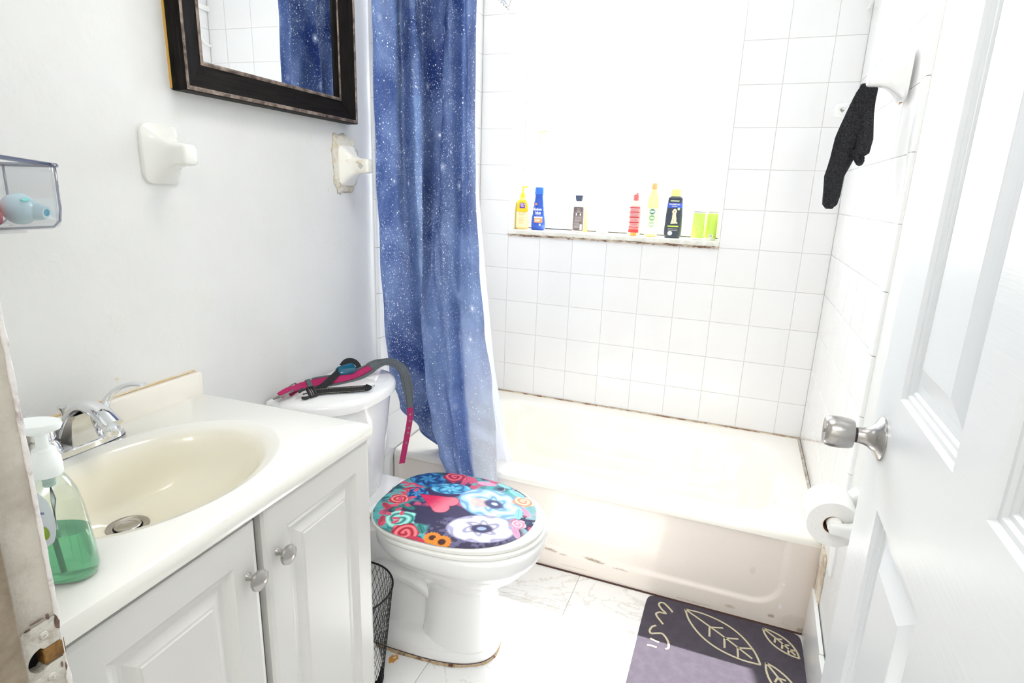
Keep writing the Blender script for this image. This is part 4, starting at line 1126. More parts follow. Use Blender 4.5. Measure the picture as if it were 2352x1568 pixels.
b = B(); ribbon(b, smooth_path([TL_(0.055, 0.548, .014), TL_(0.058, 0.520, .019), TL_(0.058, 0.490, .016), TL_(0.056, 0.460, .010)], 6), 0.018, 0.003, Vector((0.5, -0.1, 0.8))); obj('folded_tab', b, pink, col_)

st = thing('training_collar', 'black webbing strap with quick-release clip and small teal box on the tank lid', 'dog collar', (0, 0, 0), 0)
blk = mat('black_webbing', (0.014, 0.014, 0.016), 0.7, bump=0.4, bscale=600)
stitch = mat('reflective_stitch', srgb(170, 165, 150), 0.5)
UPS = Vector((0.62, -0.42, 0.66)).normalized()
q1 = smooth_path([TL_(0.108, 0.478, .009), TL_(0.145, 0.449, .009), TL_(0.180, 0.424, .009), TL_(0.214, 0.398, .010), TL_(0.219, 0.392, .017)], 6)
b = B(); ribbon(b, q1, 0.018, 0.0022, UPS); obj('strap', b, blk, st)
q2 = smooth_path([TL_(0.108, 0.476, .007), TL_(0.104, 0.435, .012), TL_(0.100, 0.392, .020), TL_(0.100, 0.345, .034)], 6)
b = B(); ribbon(b, q2, 0.018, 0.0024, Vector((0.70, -0.55, 0.45))); obj('strap', b, blk, st)
b = B()
for off in (-0.0062, 0.0062):
    for k in range(0, len(q1)-8):
        for j in (0.1, 0.6):
            a = q1[k].lerp(q1[k+1], j); c = q1[k].lerp(q1[k+1], j+0.3); s3 = (q1[k+1]-q1[k]).cross(UPS).normalized()
            tube(b, [a+s3*off+UPS*.0014, c+s3*off+UPS*.0014], 0.0006, 5)
obj('stitching', b, stitch, st)
# side-release clip with three prongs
def brick(b, c, a1, a2, h1, h2, h3, bev=0.001, a3=Vector((0, 0, 1))):
    M = Matrix(((a1.x, a2.x, a3.x), (a1.y, a2.y, a3.y), (a1.z, a2.z, a3.z)))
    bb_ = bx(-h1, h1, -h2, h2, -h3, h3, bev=bev); bb_.transform(M.to_4x4()); bb_.transform(Matrix.Translation(c))
    mm_ = bpy.data.meshes.new('t'); bb_.to_mesh(mm_); bb_.free(); b.from_mesh(mm_); bpy.data.meshes.remove(mm_)
b = B(); e1 = (TL_(0.103, 0.52)-TL_(0.118, 0.475)).normalized(); e2 = e1.cross(UPS).normalized(); e3 = e2.cross(e1).normalized(); o0 = TL_(0.106, 0.488, .012)
brick(b, o0-e1*0.0085, e1, e2, 0.003, 0.0150, 0.004, a3=e3); brick(b, o0+e1*0.0085, e1, e2, 0.003, 0.0150, 0.004, a3=e3)
for s_ in (-1, 1): brick(b, o0+e2*0.0130*s_, e1, e2, 0.0105, 0.0024, 0.004, a3=e3)
tube(b, [o0-e2*0.013, o0+e2*0.013], 0.002, 8)
for s_ in (-1, 1):
    pr = smooth_path([o0+e1*0.010+e2*0.0105*s_, o0+e1*0.022+e2*0.0125*s_, o0+e1*0.034+e2*0.0090*s_], 4)
    tube(b, pr, [(0.0018+0.0030*math.sin(PI*min(1, i/(len(pr)-1)*0.75)), 0.0024) for i in range(len(pr))], 10, up=e3)
tube(b, [o0+e1*0.010, o0+e1*0.026], [(0.0022, 0.002), (0.0018, 0.0018)], 8)
obj('clip', b, black_pl, st, smooth=40)
b = B(); ky = TL_(0.224, 0.384, .010); frame_loop(b, ky, Vector((0, 1, 0)), Vector((0.5, 0, .8)).normalized(), 0.008, 0.006, 0.0007, p=2); obj('split_ring', b, pew, st, smooth=40)
# teal receiver box
tl_m = mat('teal_translucent_plastic', srgb(6, 84, 112), 0.18, coat=0.4)
b = B()
loft(b, [[(x_, y_, z_) for x_, y_, _ in se(0, 0, 0, a, c, 4.5, 40)] for z_, a, c in ((0, 0.026, 0.013), (0.002, 0.0285, 0.0155), (0.012, 0.0285, 0.0155), (0.016, 0.026, 0.0135), (0.0175, 0.021, 0.009))])
bxo = obj('receiver_box', b, tl_m, st, loc=TL_(0.103, 0.333, .022), rot=(0.55, -0.10, 1.12), smooth=40)
b = B()
for x_ in (-0.007, 0.009): lathe(b, [(0.0036, 0), (0.003, -0.004), (0.003, -0.012), (0.0, -0.013)], 14, o=(x_, 0, 0), cap1=False)
obj('contact_probe', b, chrome, bxo, loc=(0, -0.002, 0), smooth=40)
b = B(); ribbon(b, smooth_path([TL_(0.085, 0.325, .034), TL_(0.086, 0.302, .043), TL_(0.100, 0.286, .040), TL_(0.114, 0.284, .026), TL_(0.116, 0.298, .016)], 7), 0.016, 0.002, Vector((0.8, -0.3, 0.5))); obj('strap_loop', b, blk, st)
b = B(); brick(b, TL_(0.078, 0.392, .010), (TL_(0.1, 0.40)-TL_(0.1, 0.38)).normalized(), Vector((1, 0, 0)), 0.010, 0.009, 0.004); obj('clip_socket', b, black_pl, st)

# ------------------------------------------------------------------ waste basket
wb = thing('waste_basket', 'small black wire-mesh waste basket between vanity and toilet', 'waste basket', LW(0.282, 0.605, 0.0), AL)
BR0, BR1, BH = 0.078, 0.108, 0.29
wire = mat('black_wire', (0.01, 0.01, 0.011), 0.4, 0.3)
b = B(); random.seed(4); nA = 46
def bpt(t, v): 
    r_ = BR0+(BR1-BR0)*v; return Vector((r_*math.cos(t), r_*math.sin(t), 0.006+(BH-0.006)*v))
for k in range(nA):
    for sgn in (-1, 1):
        t0 = 2*PI*k/nA; pts = []
        for j in range(15):
            v = j/14; pts.append(bpt(t0+sgn*1.15*v+0.02*math.sin(9*v+k), v))
        tube(b, pts, 0.0007, 4, cap=False)
o = obj('mesh', b, wire, wb, kind='stuff')
b = B()
def hoop(b, R, z_, r):
    tube(b, [(R*math.cos(t), R*math.sin(t), z_) for t in [2*PI*i/48 for i in range(49)]], r, 8)
hoop(b, BR1, BH, 0.0026); obj('rim', b, wire, wb, smooth=True)
b = B(); hoop(b, BR0, 0.006, 0.002); lathe(b, [(BR0, 0.002), (BR0, 0.004)], 40); obj('base', b, wire, wb)
tr_ = thing('crumpled_paper', 'crumpled white tissue inside the black wire basket', 'tissue', LW(0.29, 0.60, 0.005), AL)
b = B(); bmesh.ops.create_icosphere(b, subdivisions=4, radius=0.062); random.seed(6)
for v in b.verts:
    n_v = v.co.normalized(); v.co *= 1+0.18*math.sin(9*n_v.x+3*n_v.y)*math.cos(7*n_v.z+2)+random.uniform(-.03, .03)
    v.co.z = v.co.z*0.75+0.048
obj('tissue', b, paper, tr_)

# ------------------------------------------------------------------ bath mat with line print
mt = thing('bath_mat', 'dark purple-grey bath mat with cream line drawing beside the tub', 'bath mat', (0, 0, 0.0), 0)
mat_m = mat('mat_fabric', srgb(76, 69, 80), 0.9, var=srgb(84, 77, 89), vscale=40, bump=0.4, bscale=500)
MX0, MX1, MY0, MY1 = 0.978, 1.4375, -0.822, -1.50
b = B(); o_ = [(x_, y_) for x_, y_ in [((MX0+MX1)/2+p[0], (MY0+MY1)/2+p[1]) for p in se(0, 0, 0, (MX1-MX0)/2, (MY0-MY1)/2, 22, 120)]]
loft(b, [[(x_, y_, 0.0004) for x_, y_ in o_], [(x_, y_, 0.0035) for x_, y_ in o_], [((x_-(MX0+MX1)/2)*.996+(MX0+MX1)/2, (y_-(MY0+MY1)/2)*.996+(MY0+MY1)/2, 0.0042) for x_, y_ in o_]])
obj('pad', b, mat_m, mt)
cream = mat('mat_print', srgb(206, 196, 168), 0.8)
b = B()
def stroke(pts, w_=0.0062, k=8, sm=True):
    pp = smooth_path([(x_, y_, 0.0048) for x_, y_ in pts], k) if sm and len(pts) > 2 else [Vector((x_, y_, 0.0048)) for x_, y_ in pts]
    ribbon(b, pp, w_, 0.0006, Vector((0, 0, 1)))
MATSTROKES = {'marks': [[(1.0638, -0.8821), (1.0585, -0.873), (1.0355, -0.8504), (1.0224, -0.8514), (1.0198, -0.8644), (1.0306, -0.8806), (1.0454, -0.8956), (1.027, -0.8974), (1.017, -0.9081), (1.0216, -0.9209), (1.0335, -0.9356), (1.0435, -0.9477)], [(1.0243, -0.9612), (1.0134, -0.9724), (1.0092, -0.9911), (1.0148, -1.0011), (1.0316, -0.9937), (1.0461, -0.9895), (1.06, -1.0037), (1.0691, -1.0237), (1.0698, -1.0409), (1.0628, -1.0478)], [(1.0152, -1.0225), (1.028, -1.0266), (1.0419, -1.0297)], [(1.0109, -1.053), (1.0235, -1.0514), (1.0382, -1.052)]], 'leaf': [[(1.1, -0.85), (1.1419, -0.8477), (1.1785, -0.8531), (1.2116, -0.8636), (1.241, -0.8796), (1.2666, -0.9011), (1.2885, -0.9281), (1.3069, -0.9602), (1.32, -1.0)], [(1.1, -0.85), (1.1131, -0.8898), (1.1315, -0.9219), (1.1534, -0.9489), (1.179, -0.9704), (1.2084, -0.9864), (1.2415, -0.9969), (1.2781, -1.0023), (1.32, -1.0)], [(1.1, -0.85), (1.21, -0.921), (1.298, -0.985)], [(1.177, -0.9025), (1.216, -0.8892)], [(1.177, -0.9025), (1.1789, -0.9437)], [(1.221, -0.9325), (1.26, -0.9192)], [(1.221, -0.9325), (1.2229, -0.9737)], [(1.2584, -0.958), (1.2974, -0.9447)], [(1.2584, -0.958), (1.2603, -0.9992)], [(1.335, -0.985), (1.3561, -0.9944), (1.3731, -1.0064), (1.3874, -1.02), (1.3988, -1.0353), (1.4074, -1.0525), (1.4131, -1.0714), (1.4161, -1.0919), (1.415, -1.115)], [(1.335, -0.985), (1.3339, -1.0081), (1.3369, -1.0286), (1.3426, -1.0475), (1.3512, -1.0647), (1.3626, -1.08), (1.3769, -1.0936), (1.3939, -1.1056), (1.415, -1.115)], [(1.335, -0.985), (1.375, -1.046), (1.407, -1.102)], [(1.363, -1.0305), (1.3839, -1.0324)], [(1.363, -1.0305), (1.3553, -1.05)], [(1.379, -1.0565), (1.3999, -1.0584)], [(1.379, -1.0565), (1.3713, -1.076)], [(1.3926, -1.0786), (1.4135, -1.0805)], [(1.3926, -1.0786), (1.3849, -1.0981)], [(1.33, -0.84), (1.3502, -0.8425), (1.3673, -0.8482), (1.3824, -0.856), (1.3954, -0.8661), (1.4062, -0.8785), (1.4148, -0.8932), (1.4214, -0.91), (1.425, -0.93)], [(1.33, -0.84), (1.3336, -0.86), (1.3402, -0.8768), (1.3488, -0.8915), (1.3596, -0.9039), (1.3726, -0.914), (1.3877, -0.9218), (1.4048, -0.9275), (1.425, -0.93)], [(1.33, -0.84), (1.3775, -0.881), (1.4155, -0.921)], [(1.3633, -0.8715), (1.3825, -0.8682)], [(1.3633, -0.8715), (1.361, -0.8909)], [(1.3822, -0.8895), (1.4015, -0.8862)], [(1.3822, -0.8895), (1.38, -0.9089)], [(1.3984, -0.9048), (1.4176, -0.9015)], [(1.3984, -0.9048), (1.3962, -0.9242)]]}
for s_ in MATSTROKES['marks']: stroke(s_)
obj('lettering', b, cream, mt)
b = B()
for s_ in MATSTROKES['leaf']: stroke(s_, 0.0058)
obj('line_drawing', b, cream, mt)

# ------------------------------------------------------------------ shower curtain
def fabric():
    m = bpy.data.materials.new('galaxy_fabric'); m.use_nodes = True; N, L = nodes(m)
    for n in list(N): N.remove(n)
    out = N.new('ShaderNodeOutputMaterial'); uv = N.new('ShaderNodeUVMap'); uv.uv_map = 'cloth'
    def noise(scale, det=6, dist=0.0, rough=.6):
        n = N.new('ShaderNodeTexNoise'); n.inputs['Scale'].default_value = scale; n.inputs['Detail'].default_value = det
        n.inputs['Distortion'].default_value = dist; n.inputs['Roughness'].default_value = rough; L.new(uv.outputs[0], n.inputs['Vector']); return n.outputs['Fac']
    def ramp(src, stops):
        r = N.new('ShaderNodeValToRGB'); e = r.color_ramp.elements
        e[0].position, e[0].color = stops[0][0], (*stops[0][1], 1); e[1].position, e[1].color = stops[-1][0], (*stops[-1][1], 1)
        for p, c in stops[1:-1]:
            k = e.new(p); k.color = (*c, 1)
        L.new(src, r.inputs[0]); return r.outputs[0]
    def mix(f_, a, b_, mode='MIX'):
        x = N.new('ShaderNodeMixRGB'); x.blend_type = mode
        for s, v in ((0, f_), (1, a), (2, b_)):
            if isinstance(v, (int, float)): x.inputs[s].default_value = v
            elif isinstance(v, tuple): x.inputs[s].default_value = (*v, 1)
            else: L.new(v, x.inputs[s])
        return x.outputs[0]
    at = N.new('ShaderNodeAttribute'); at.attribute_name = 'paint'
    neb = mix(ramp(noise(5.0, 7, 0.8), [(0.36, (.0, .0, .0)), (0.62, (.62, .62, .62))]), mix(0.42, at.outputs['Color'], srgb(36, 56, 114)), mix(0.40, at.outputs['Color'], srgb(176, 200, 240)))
    def stars(scale, thr, fac):
        v = N.new('ShaderNodeTexVoronoi'); v.inputs['Scale'].default_value = scale; L.new(uv.outputs[0], v.inputs['Vector'])
        lt = N.new('ShaderNodeMapRange'); lt.inputs[1].default_value = 0.0; lt.inputs[2].default_value = thr; lt.inputs[3].default_value = fac; lt.inputs[4].default_value = 0.0
        L.new(v.outputs['Distance'], lt.inputs[0])
        # random brightness per cell
        s2 = N.new('ShaderNodeSeparateColor'); L.new(v.outputs['Color'], s2.inputs[0])
        mm = N.new('ShaderNodeMath'); mm.operation = 'MULTIPLY'; L.new(lt.outputs[0], mm.inputs[0]); L.new(s2.outputs[0], mm.inputs[1]); return mm.outputs[0]
    den = ramp(noise(4.0, 3), [(0.42, (.25, .25, .25)), (0.62, (1, 1, 1))])
    c = mix(stars(60, 0.16, 4.0), neb, srgb(250, 252, 255))
    st2 = mix(1.0, stars(140, 0.30, 3.2), den, 'MULTIPLY'); c = mix(st2, c, srgb(225, 232, 250))
    st3 = mix(1.0, stars(300, 0.33, 1.8), den, 'MULTIPLY'); c = mix(st3, c, srgb(190, 205, 240))
    c = mix(stars(13, 0.075, 5.0), c, (1, 1, 1)); c = mix(stars(13, 0.22, 0.7), c, srgb(220, 230, 252))
    d = N.new('ShaderNodeBsdfDiffuse'); t = N.new('ShaderNodeBsdfTranslucent'); L.new(c, d.inputs[0]); L.new(c, t.inputs[0])
    g = N.new('ShaderNodeBsdfGlossy'); g.inputs['Roughness'].default_value = 0.4
    m1 = N.new('ShaderNodeMixShader'); m1.inputs[0].default_value = 0.42; L.new(d.outputs[0], m1.inputs[1]); L.new(t.outputs[0], m1.inputs[2])
    m2 = N.new('ShaderNodeMixShader'); m2.inputs[0].default_value = 0.03; L.new(m1.outputs[0], m2.inputs[1]); L.new(g.outputs[0], m2.inputs[2])
    L.new(m2.outputs[0], out.inputs[0]); return m
# control polylines: for each height, node positions (x, y) of the sheet from left edge to right edge
ctrl = {
 2.00: [(0.010, -.900), (0.045, -.925), (0.085, -.905), (0.128, -.935), (0.120, -.880), (0.150, -.870), (0.165, -.915), (0.190, -.925), (0.200, -.875), (0.225, -.860), (0.262, -.905), (0.285, -.930), (0.302, -.905), (0.333, -.915), (0.345, -.880)],
 1.80: [(0.010, -.900), (0.045, -.925), (0.085, -.905), (0.131, -.935), (0.122, -.880), (0.150, -.870), (0.168, -.915), (0.195, -.925), (0.204, -.875), (0.230, -.860), (0.266, -.905), (0.290, -.930), (0.305, -.880), (0.336, -.915), (0.346, -.880)],
 1.55: [(0.010, -.900), (0.050, -.920), (0.090, -.915), (0.139, -.940), (0.128, -.870), (0.150, -.865), (0.175, -.885), (0.193, -.915), (0.205, -.870), (0.235, -.860), (0.262, -.925), (0.292, -.930), (0.306, -.878), (0.338, -.915), (0.346, -.880)],
 1.30: [(0.012, -.900), (0.055, -.922), (0.100, -.920), (0.139, -.935), (0.130, -.865), (0.150, -.860), (0.176, -.870), (0.198, -.930), (0.210, -.880), (0.238, -.875), (0.262, -.935), (0.298, -.925), (0.306, -.874), (0.345, -.915), (0.352, -.880)],
 1.05: [(0.020, -.900), (0.058, -.922), (0.100, -.915), (0.132, -.900), (0.135, -.850), (0.160, -.840), (0.180, -.850), (0.198, -.935), (0.214, -.905), (0.240, -.925), (0.275, -.935), (0.296, -.915), (0.306, -.872), (0.360, -.920), (0.372, -.885)],
 0.85: [(0.026, -.895), (0.062, -.912), (0.100, -.895), (0.130, -.870), (0.145, -.830), (0.165, -.820), (0.188, -.835), (0.190, -.930), (0.222, -.935), (0.255, -.930), (0.292, -.930), (0.300, -.872), (0.322, -.900), (0.385, -.920), (0.395, -.885)],
 0.65: [(0.026, -.870), (0.065, -.880), (0.100, -.850), (0.135, -.820), (0.160, -.790), (0.178, -.780), (0.205, -.800), (0.205, -.925), (0.240, -.940), (0.275, -.930), (0.302, -.930), (0.312, -.872), (0.345, -.905), (0.420, -.920), (0.428, -.885)],
 0.50: [(0.034, -.815), (0.070, -.825), (0.110, -.800), (0.140, -.775), (0.165, -.755), (0.190, -.745), (0.222, -.770), (0.222, -.915), (0.260, -.935), (0.290, -.925), (0.316, -.925), (0.328, -.872), (0.362, -.905), (0.436, -.918), (0.444, -.885)],
 0.40: [(0.085, -.765), (0.105, -.765), (0.135, -.755), (0.160, -.745), (0.180, -.738), (0.205, -.735), (0.238, -.750), (0.238, -.890), (0.270, -.925), (0.300, -.915), (0.326, -.918), (0.340, -.872), (0.372, -.900), (0.442, -.912), (0.450, -.885)],
 0.30: [(0.165, -.722), (0.170, -.722), (0.180, -.722), (0.190, -.722), (0.200, -.722), (0.220, -.722), (0.250, -.730), (0.258, -.862), (0.282, -.905), (0.312, -.895), (0.336, -.905), (0.350, -.862), (0.380, -.890), (0.448, -.900), (0.456, -.880)],
 0.18: [(0.190, -.712), (0.195, -.712), (0.200, -.712), (0.208, -.712), (0.216, -.712), (0.230, -.712), (0.258, -.712), (0.268, -.862), (0.290, -.900), (0.318, -.890), (0.342, -.900), (0.356, -.858), (0.386, -.886), (0.450, -.896), (0.458, -.878)],
}
PT = {  # galaxy print tone by strip and height, with fold shade and backlight painted in
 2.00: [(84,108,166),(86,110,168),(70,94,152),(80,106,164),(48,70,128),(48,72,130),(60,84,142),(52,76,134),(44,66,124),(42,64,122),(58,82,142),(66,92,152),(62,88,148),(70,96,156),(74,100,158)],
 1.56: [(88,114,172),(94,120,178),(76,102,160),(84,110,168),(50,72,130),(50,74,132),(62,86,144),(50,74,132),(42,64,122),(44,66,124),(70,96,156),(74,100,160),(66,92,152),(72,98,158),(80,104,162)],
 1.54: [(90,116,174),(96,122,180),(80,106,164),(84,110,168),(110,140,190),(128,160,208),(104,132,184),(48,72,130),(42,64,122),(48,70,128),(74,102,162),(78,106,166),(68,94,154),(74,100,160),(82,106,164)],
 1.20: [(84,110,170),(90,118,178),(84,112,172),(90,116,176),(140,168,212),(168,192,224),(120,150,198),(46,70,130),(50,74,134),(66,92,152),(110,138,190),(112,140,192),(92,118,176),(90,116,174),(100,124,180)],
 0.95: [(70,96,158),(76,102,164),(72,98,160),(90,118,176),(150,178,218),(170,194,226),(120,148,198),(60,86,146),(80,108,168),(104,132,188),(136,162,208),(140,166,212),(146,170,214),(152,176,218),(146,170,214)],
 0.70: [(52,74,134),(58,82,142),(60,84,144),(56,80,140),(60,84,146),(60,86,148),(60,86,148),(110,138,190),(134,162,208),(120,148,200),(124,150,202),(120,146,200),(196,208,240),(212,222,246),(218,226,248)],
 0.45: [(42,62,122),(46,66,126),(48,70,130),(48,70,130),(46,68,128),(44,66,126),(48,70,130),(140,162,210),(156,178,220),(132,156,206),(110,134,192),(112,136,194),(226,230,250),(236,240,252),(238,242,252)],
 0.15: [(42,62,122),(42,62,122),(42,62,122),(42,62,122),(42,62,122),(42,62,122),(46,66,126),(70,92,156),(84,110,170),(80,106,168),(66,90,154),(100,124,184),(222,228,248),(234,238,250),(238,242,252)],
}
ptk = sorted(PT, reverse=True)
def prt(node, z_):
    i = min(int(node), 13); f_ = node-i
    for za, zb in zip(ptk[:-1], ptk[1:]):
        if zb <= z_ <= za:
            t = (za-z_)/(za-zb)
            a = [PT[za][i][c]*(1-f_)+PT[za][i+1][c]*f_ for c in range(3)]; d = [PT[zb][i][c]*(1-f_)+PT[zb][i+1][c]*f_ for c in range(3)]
            k_ = 0.84+0.22*min(1, max(0, (1.2-z_)/0.6))*(1 if node > 6 else 0.2)  # lower right strips painted lighter, like backlit cloth
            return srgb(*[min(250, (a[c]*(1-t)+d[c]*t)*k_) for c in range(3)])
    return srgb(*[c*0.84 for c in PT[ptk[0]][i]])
zk = sorted(ctrl, reverse=True)
def crow(z_):
    for za, zb in zip(zk[:-1], zk[1:]):
        if zb <= z_ <= za:
            t = (za-z_)/(za-zb); t = t*t*(3-2*t)
            return [(a[0]+(c[0]-a[0])*t, a[1]+(c[1]-a[1])*t) for a, c in zip(ctrl[za], ctrl[zb])]
    return ctrl[zk[-1]]
ref = smooth_path([(a[0], a[1], 0) for a in ctrl[1.30]], 16)
arc = [0.0]
for a, c in zip(ref[:-1], ref[1:]): arc.append(arc[-1]+(c-a).length)
zs = np.linspace(2.0, 0.18, 330)
verts = []; uvs = []; cols_ = []
for z_ in zs:
    rowp = smooth_path([(a[0], a[1], z_) for a in crow(float(z_))], 16)
    for k, p in enumerate(rowp):
        w_ = 0.0018*math.sin(z_*23+k*0.35)
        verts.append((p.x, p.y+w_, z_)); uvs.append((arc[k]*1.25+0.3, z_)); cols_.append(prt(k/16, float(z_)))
nk = len(ref); idx = np.arange(len(zs)*nk).reshape(len(zs), nk)
q = np.stack([idx[:-1, :-1], idx[:-1, 1:], idx[1:, 1:], idx[1:, :-1]], -1).reshape(-1, 4)
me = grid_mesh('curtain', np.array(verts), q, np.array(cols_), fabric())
uvl = me.uv_layers.new(name='cloth'); li = np.zeros(len(me.loops), dtype=np.int32); me.loops.foreach_get('vertex_index', li)
uvl.data.foreach_set('uv', np.array(uvs)[li].astype(np.float32).ravel())
cur = obj('shower_curtain', me, None)
tag(cur, 'blue galaxy-print shower curtain with stars, gathered beside the left wall', 'shower curtain')
# liner
def liner_mat():
    m = bpy.data.materials.new('liner_vinyl'); m.use_nodes = True; N, L = nodes(m)
    for n in list(N): N.remove(n)
    out = N.new('ShaderNodeOutputMaterial'); d = N.new('ShaderNodeBsdfDiffuse'); d.inputs[0].default_value = (*srgb(236, 238, 248), 1)
    t = N.new('ShaderNodeBsdfTranslucent'); t.inputs[0].default_value = (*srgb(240, 243, 252), 1); m1 = N.new('ShaderNodeMixShader'); m1.inputs[0].default_value = 0.6
    L.new(d.outputs[0], m1.inputs[1]); L.new(t.outputs[0], m1.inputs[2]); L.new(m1.outputs[0], out.inputs[0]); return m
verts = []; nl = 40
for z_ in np.linspace(2.0, 0.12, 60):
    xr = float(np.interp(z_, [0.12, 0.26, 0.43, 1.05, 1.46, 1.83, 2.0], [0.462, 0.452, 0.415, 0.350, 0.312, 0.300, 0.298])); xl = xr-0.15 if z_ > 0.5 else xr-0.13
    yy = float(np.interp(z_, [0.12, 0.36, 0.7, 2.0], [-0.705, -0.715, -0.78, -0.845]))
    for k in range(nl):
        s = k/(nl-1); verts.append((xl+(xr-xl)*s, yy+0.012*math.sin(s*19), z_))
idx = np.arange(60*nl).reshape(60, nl); q = np.stack([idx[:-1, :-1], idx[:-1, 1:], idx[1:, 1:], idx[1:, :-1]], -1).reshape(-1, 4)
ln = obj('shower_liner', grid_mesh('liner', np.array(verts), q, None, liner_mat()), None)
tag(ln, 'pale translucent shower liner behind the blue curtain inside the tub', 'shower liner')
rod = thing('curtain_rod', 'white tension rod holding the shower curtain above the frame', 'curtain rod', (0, -0.885, 2.035), 0)
b = B(); lathe(b, [(0.013, -0.0), (0.013, W-0.012)], 20, 'x'); obj('rod', b, plastic_w, rod, smooth=40)
for k, x_ in enumerate((0.03, 0.08, 0.13, 0.18, 0.23, 0.28, 0.33)):
    b = B(); frame_loop(b, Vector((x_, 0, -0.012)), Vector((0, 1, 0)), Vector((0, 0, 1)), 0.019, 0.026, 0.0016, p=2); obj('curtain_ring', b, plastic_w, rod, smooth=True)

# ------------------------------------------------------------------ shower head (top of frame, on the left tiled wall)
sh = thing('shower_fixture', 'chrome shower head at the top edge above the tub', 'shower head', (0.0, -0.42, 2.04), 0)
b = B(); tube(b, smooth_path([(-0.005, 0, 0.03), (0.06, 0, 0.035), (0.15, 0, 0.0), (0.215, 0, -0.065)], 6), 0.010, 14); obj('shower_arm', b, chrome, sh, smooth=True)
hd = obj('head', B(), chrome, sh, loc=(0.245, 0.0, -0.095), rot=(0.0, 0.75+PI/2+PI/2, 0))
b = B(); lathe(b, [(0.012, -0.04), (0.016, -0.02), (0.038, 0.0), (0.046, 0.012), (0.046, 0.022), (0.043, 0.026), (0.0, 0.026)], 36, cap1=False)
obj('bell', b, chrome, hd, smooth=40)
b = B()
for rr_, nn_ in ((0.012, 6), (0.024, 12), (0.036, 18)):
    for i in range(nn_):
        t = 2*PI*i/nn_; lathe(b, [(0.0022, 0.0258), (0.0018, 0.0285)], 8, o=(rr_*math.cos(t), rr_*math.sin(t), 0))
obj('nozzles', b, mat('nozzle_purple', srgb(60, 50, 90), 0.5), hd)

# ------------------------------------------------------------------ bottles on the window sill
SZ = WZ0+0.0245
txt_white = mat('print_white', srgb(250, 250, 250), 0.5); 
def bottle(name, label, x, y, rotz, prof, m, cat='bottle', p=2.6, body='bottle', n=40, dz=0.0):
    t = thing(name, label, cat, (x, y, SZ+dz), rotz)
    b = B(); loft(b, [se(0, 0, z_, a, c, p, n) for z_, a, c in prof]); obj(body, b, m, t, smooth=45)
    def pf(z_):
        for (z0, a0, c0), (z1, a1, c1) in zip(prof[:-1], prof[1:]):
            if z0 <= z_ <= z1: k = (z_-z0)/max(1e-9, z1-z0); return a0+(a1-a0)*k, c0+(c1-c0)*k
        return prof[-1][1:]
    return t, pf
def patch(t, pf, m, z0, z1, w0=0.08, w1=0.92, off=0.0005, p=2.6, name='label', shape=None):
    b = B(); wrap_patch(b, pf, -PI*(1-w0), -PI*(1-w1), z0, z1, off=off, p=p, n=24, nz_=10, shape=shape)
    return obj(name, b, m, t, smooth=60)
RF = (PI/2, 0, 0)
# 1 yellow facial cleanser with pump
lt = mat('pale_yellow_liquid_plastic', srgb(250, 226, 140), 0.12, coat=0.3)
t, pf = bottle('cleanser_bottle', 'yellow pump bottle of face cleanser at the left end of the window sill', 0.153, 0.075, 0.30,
  [(0, .027, .014), (.004, .031, .017), (.03, .0315, .0175), (.10, .0295, .017), (.128, .025, .0155), (.140, .014, .012), (.144, .010, .010)], lt)
patch(t, pf, mat('label_pale', srgb(252, 240, 196), 0.4), 0.008, 0.084, 0.20, 0.80)
patch(t, pf, mat('label_yellow', srgb(252, 214, 40), 0.4), 0.080, 0.134, 0.20, 0.80, off=.0007, shape=lambda v: 1.0 if v < .6 else max(.45, 1-(v-.6)*1.1))
b = B(); box(b, -0.0125, 0.0125, -0.0205, -0.0195, 0.096, 0.120, bev=0.0004); obj('badge', b, mat('badge_purple', srgb(120, 70, 170), 0.4), t)
text('Clean &\nClear', 0.0088, t, (0, -0.0212, 0.1105), RF, txt_white, sx=0.85, bold=0.0002)
text('morning\nburst', 0.0105, t, (-0.002, -0.0206, 0.073), RF, mat('print_brown', srgb(196, 150, 90), 0.5))
for k in range(5): 
    b = B(); box(b, -0.014, 0.010-0.003*(k % 2), -0.0212, -0.0206, 0.052-k*0.007, 0.0535-k*0.007); obj('text_line', b, mat('print_tan', srgb(226, 196, 130), 0.5), t)
b = B(); lathe(b, [(0.011, 0.142), (0.0125, 0.144), (0.0125, 0.156), (0.009, 0.162), (0.004, 0.168), (0.0035, 0.186), (0.006, 0.188), (0.006, 0.193)], 24); tube(b, [(0, 0, 0.191), (0.022, 0, 0.192)], 0.003, 10)
obj('pump', b, mat('pump_yellow', srgb(255, 236, 40), 0.35), t, smooth=40)
# 2 blue shampoo
bl = mat('blue_plastic', srgb(46, 88, 190), 0.22, coat=0.3)
t, pf = bottle('shampoo_bottle', 'royal blue shampoo bottle with orange label, second from the left on the sill', 0.234, 0.075, 0.28,
  [(0, .029, .015), (.004, .0325, .018), (.03, .033, .0185), (.06, .031, .018), (.075, .027, .017), (.082, .0285, .017), (.092, .0245, .016), (.100, .0262, .016), (.112, .0225, .0155), (.120, .0238, .0155), (.135, .0205, .015), (.158, .0190, .0145), (.160, .0200, .0155), (.188, .0190, .0150), (.191, .0175, .0135)], bl)
b = B(); loft(b, [se(0, 0, z_, a, c, 2.8, 36) for z_, a, c in ((.161, .0212, .0166), (.166, .0215, .0168), (.188, .0202, .0158), (.1925, .019, .0146))]); obj('cap', b, mat('blue_cap', srgb(62, 120, 226), 0.25), t, smooth=40)
text('Selsun', 0.0165, t, (-0.004, -0.0192, 0.094), RF, txt_white, bold=0.0004, sx=.85); text('blue', 0.0165, t, (-0.002, -0.0197, 0.079), RF, txt_white, bold=0.0004, sx=.9)
text('MEDICATED', 0.0045, t, (-0.002, -0.0196, 0.069), RF, txt_white)
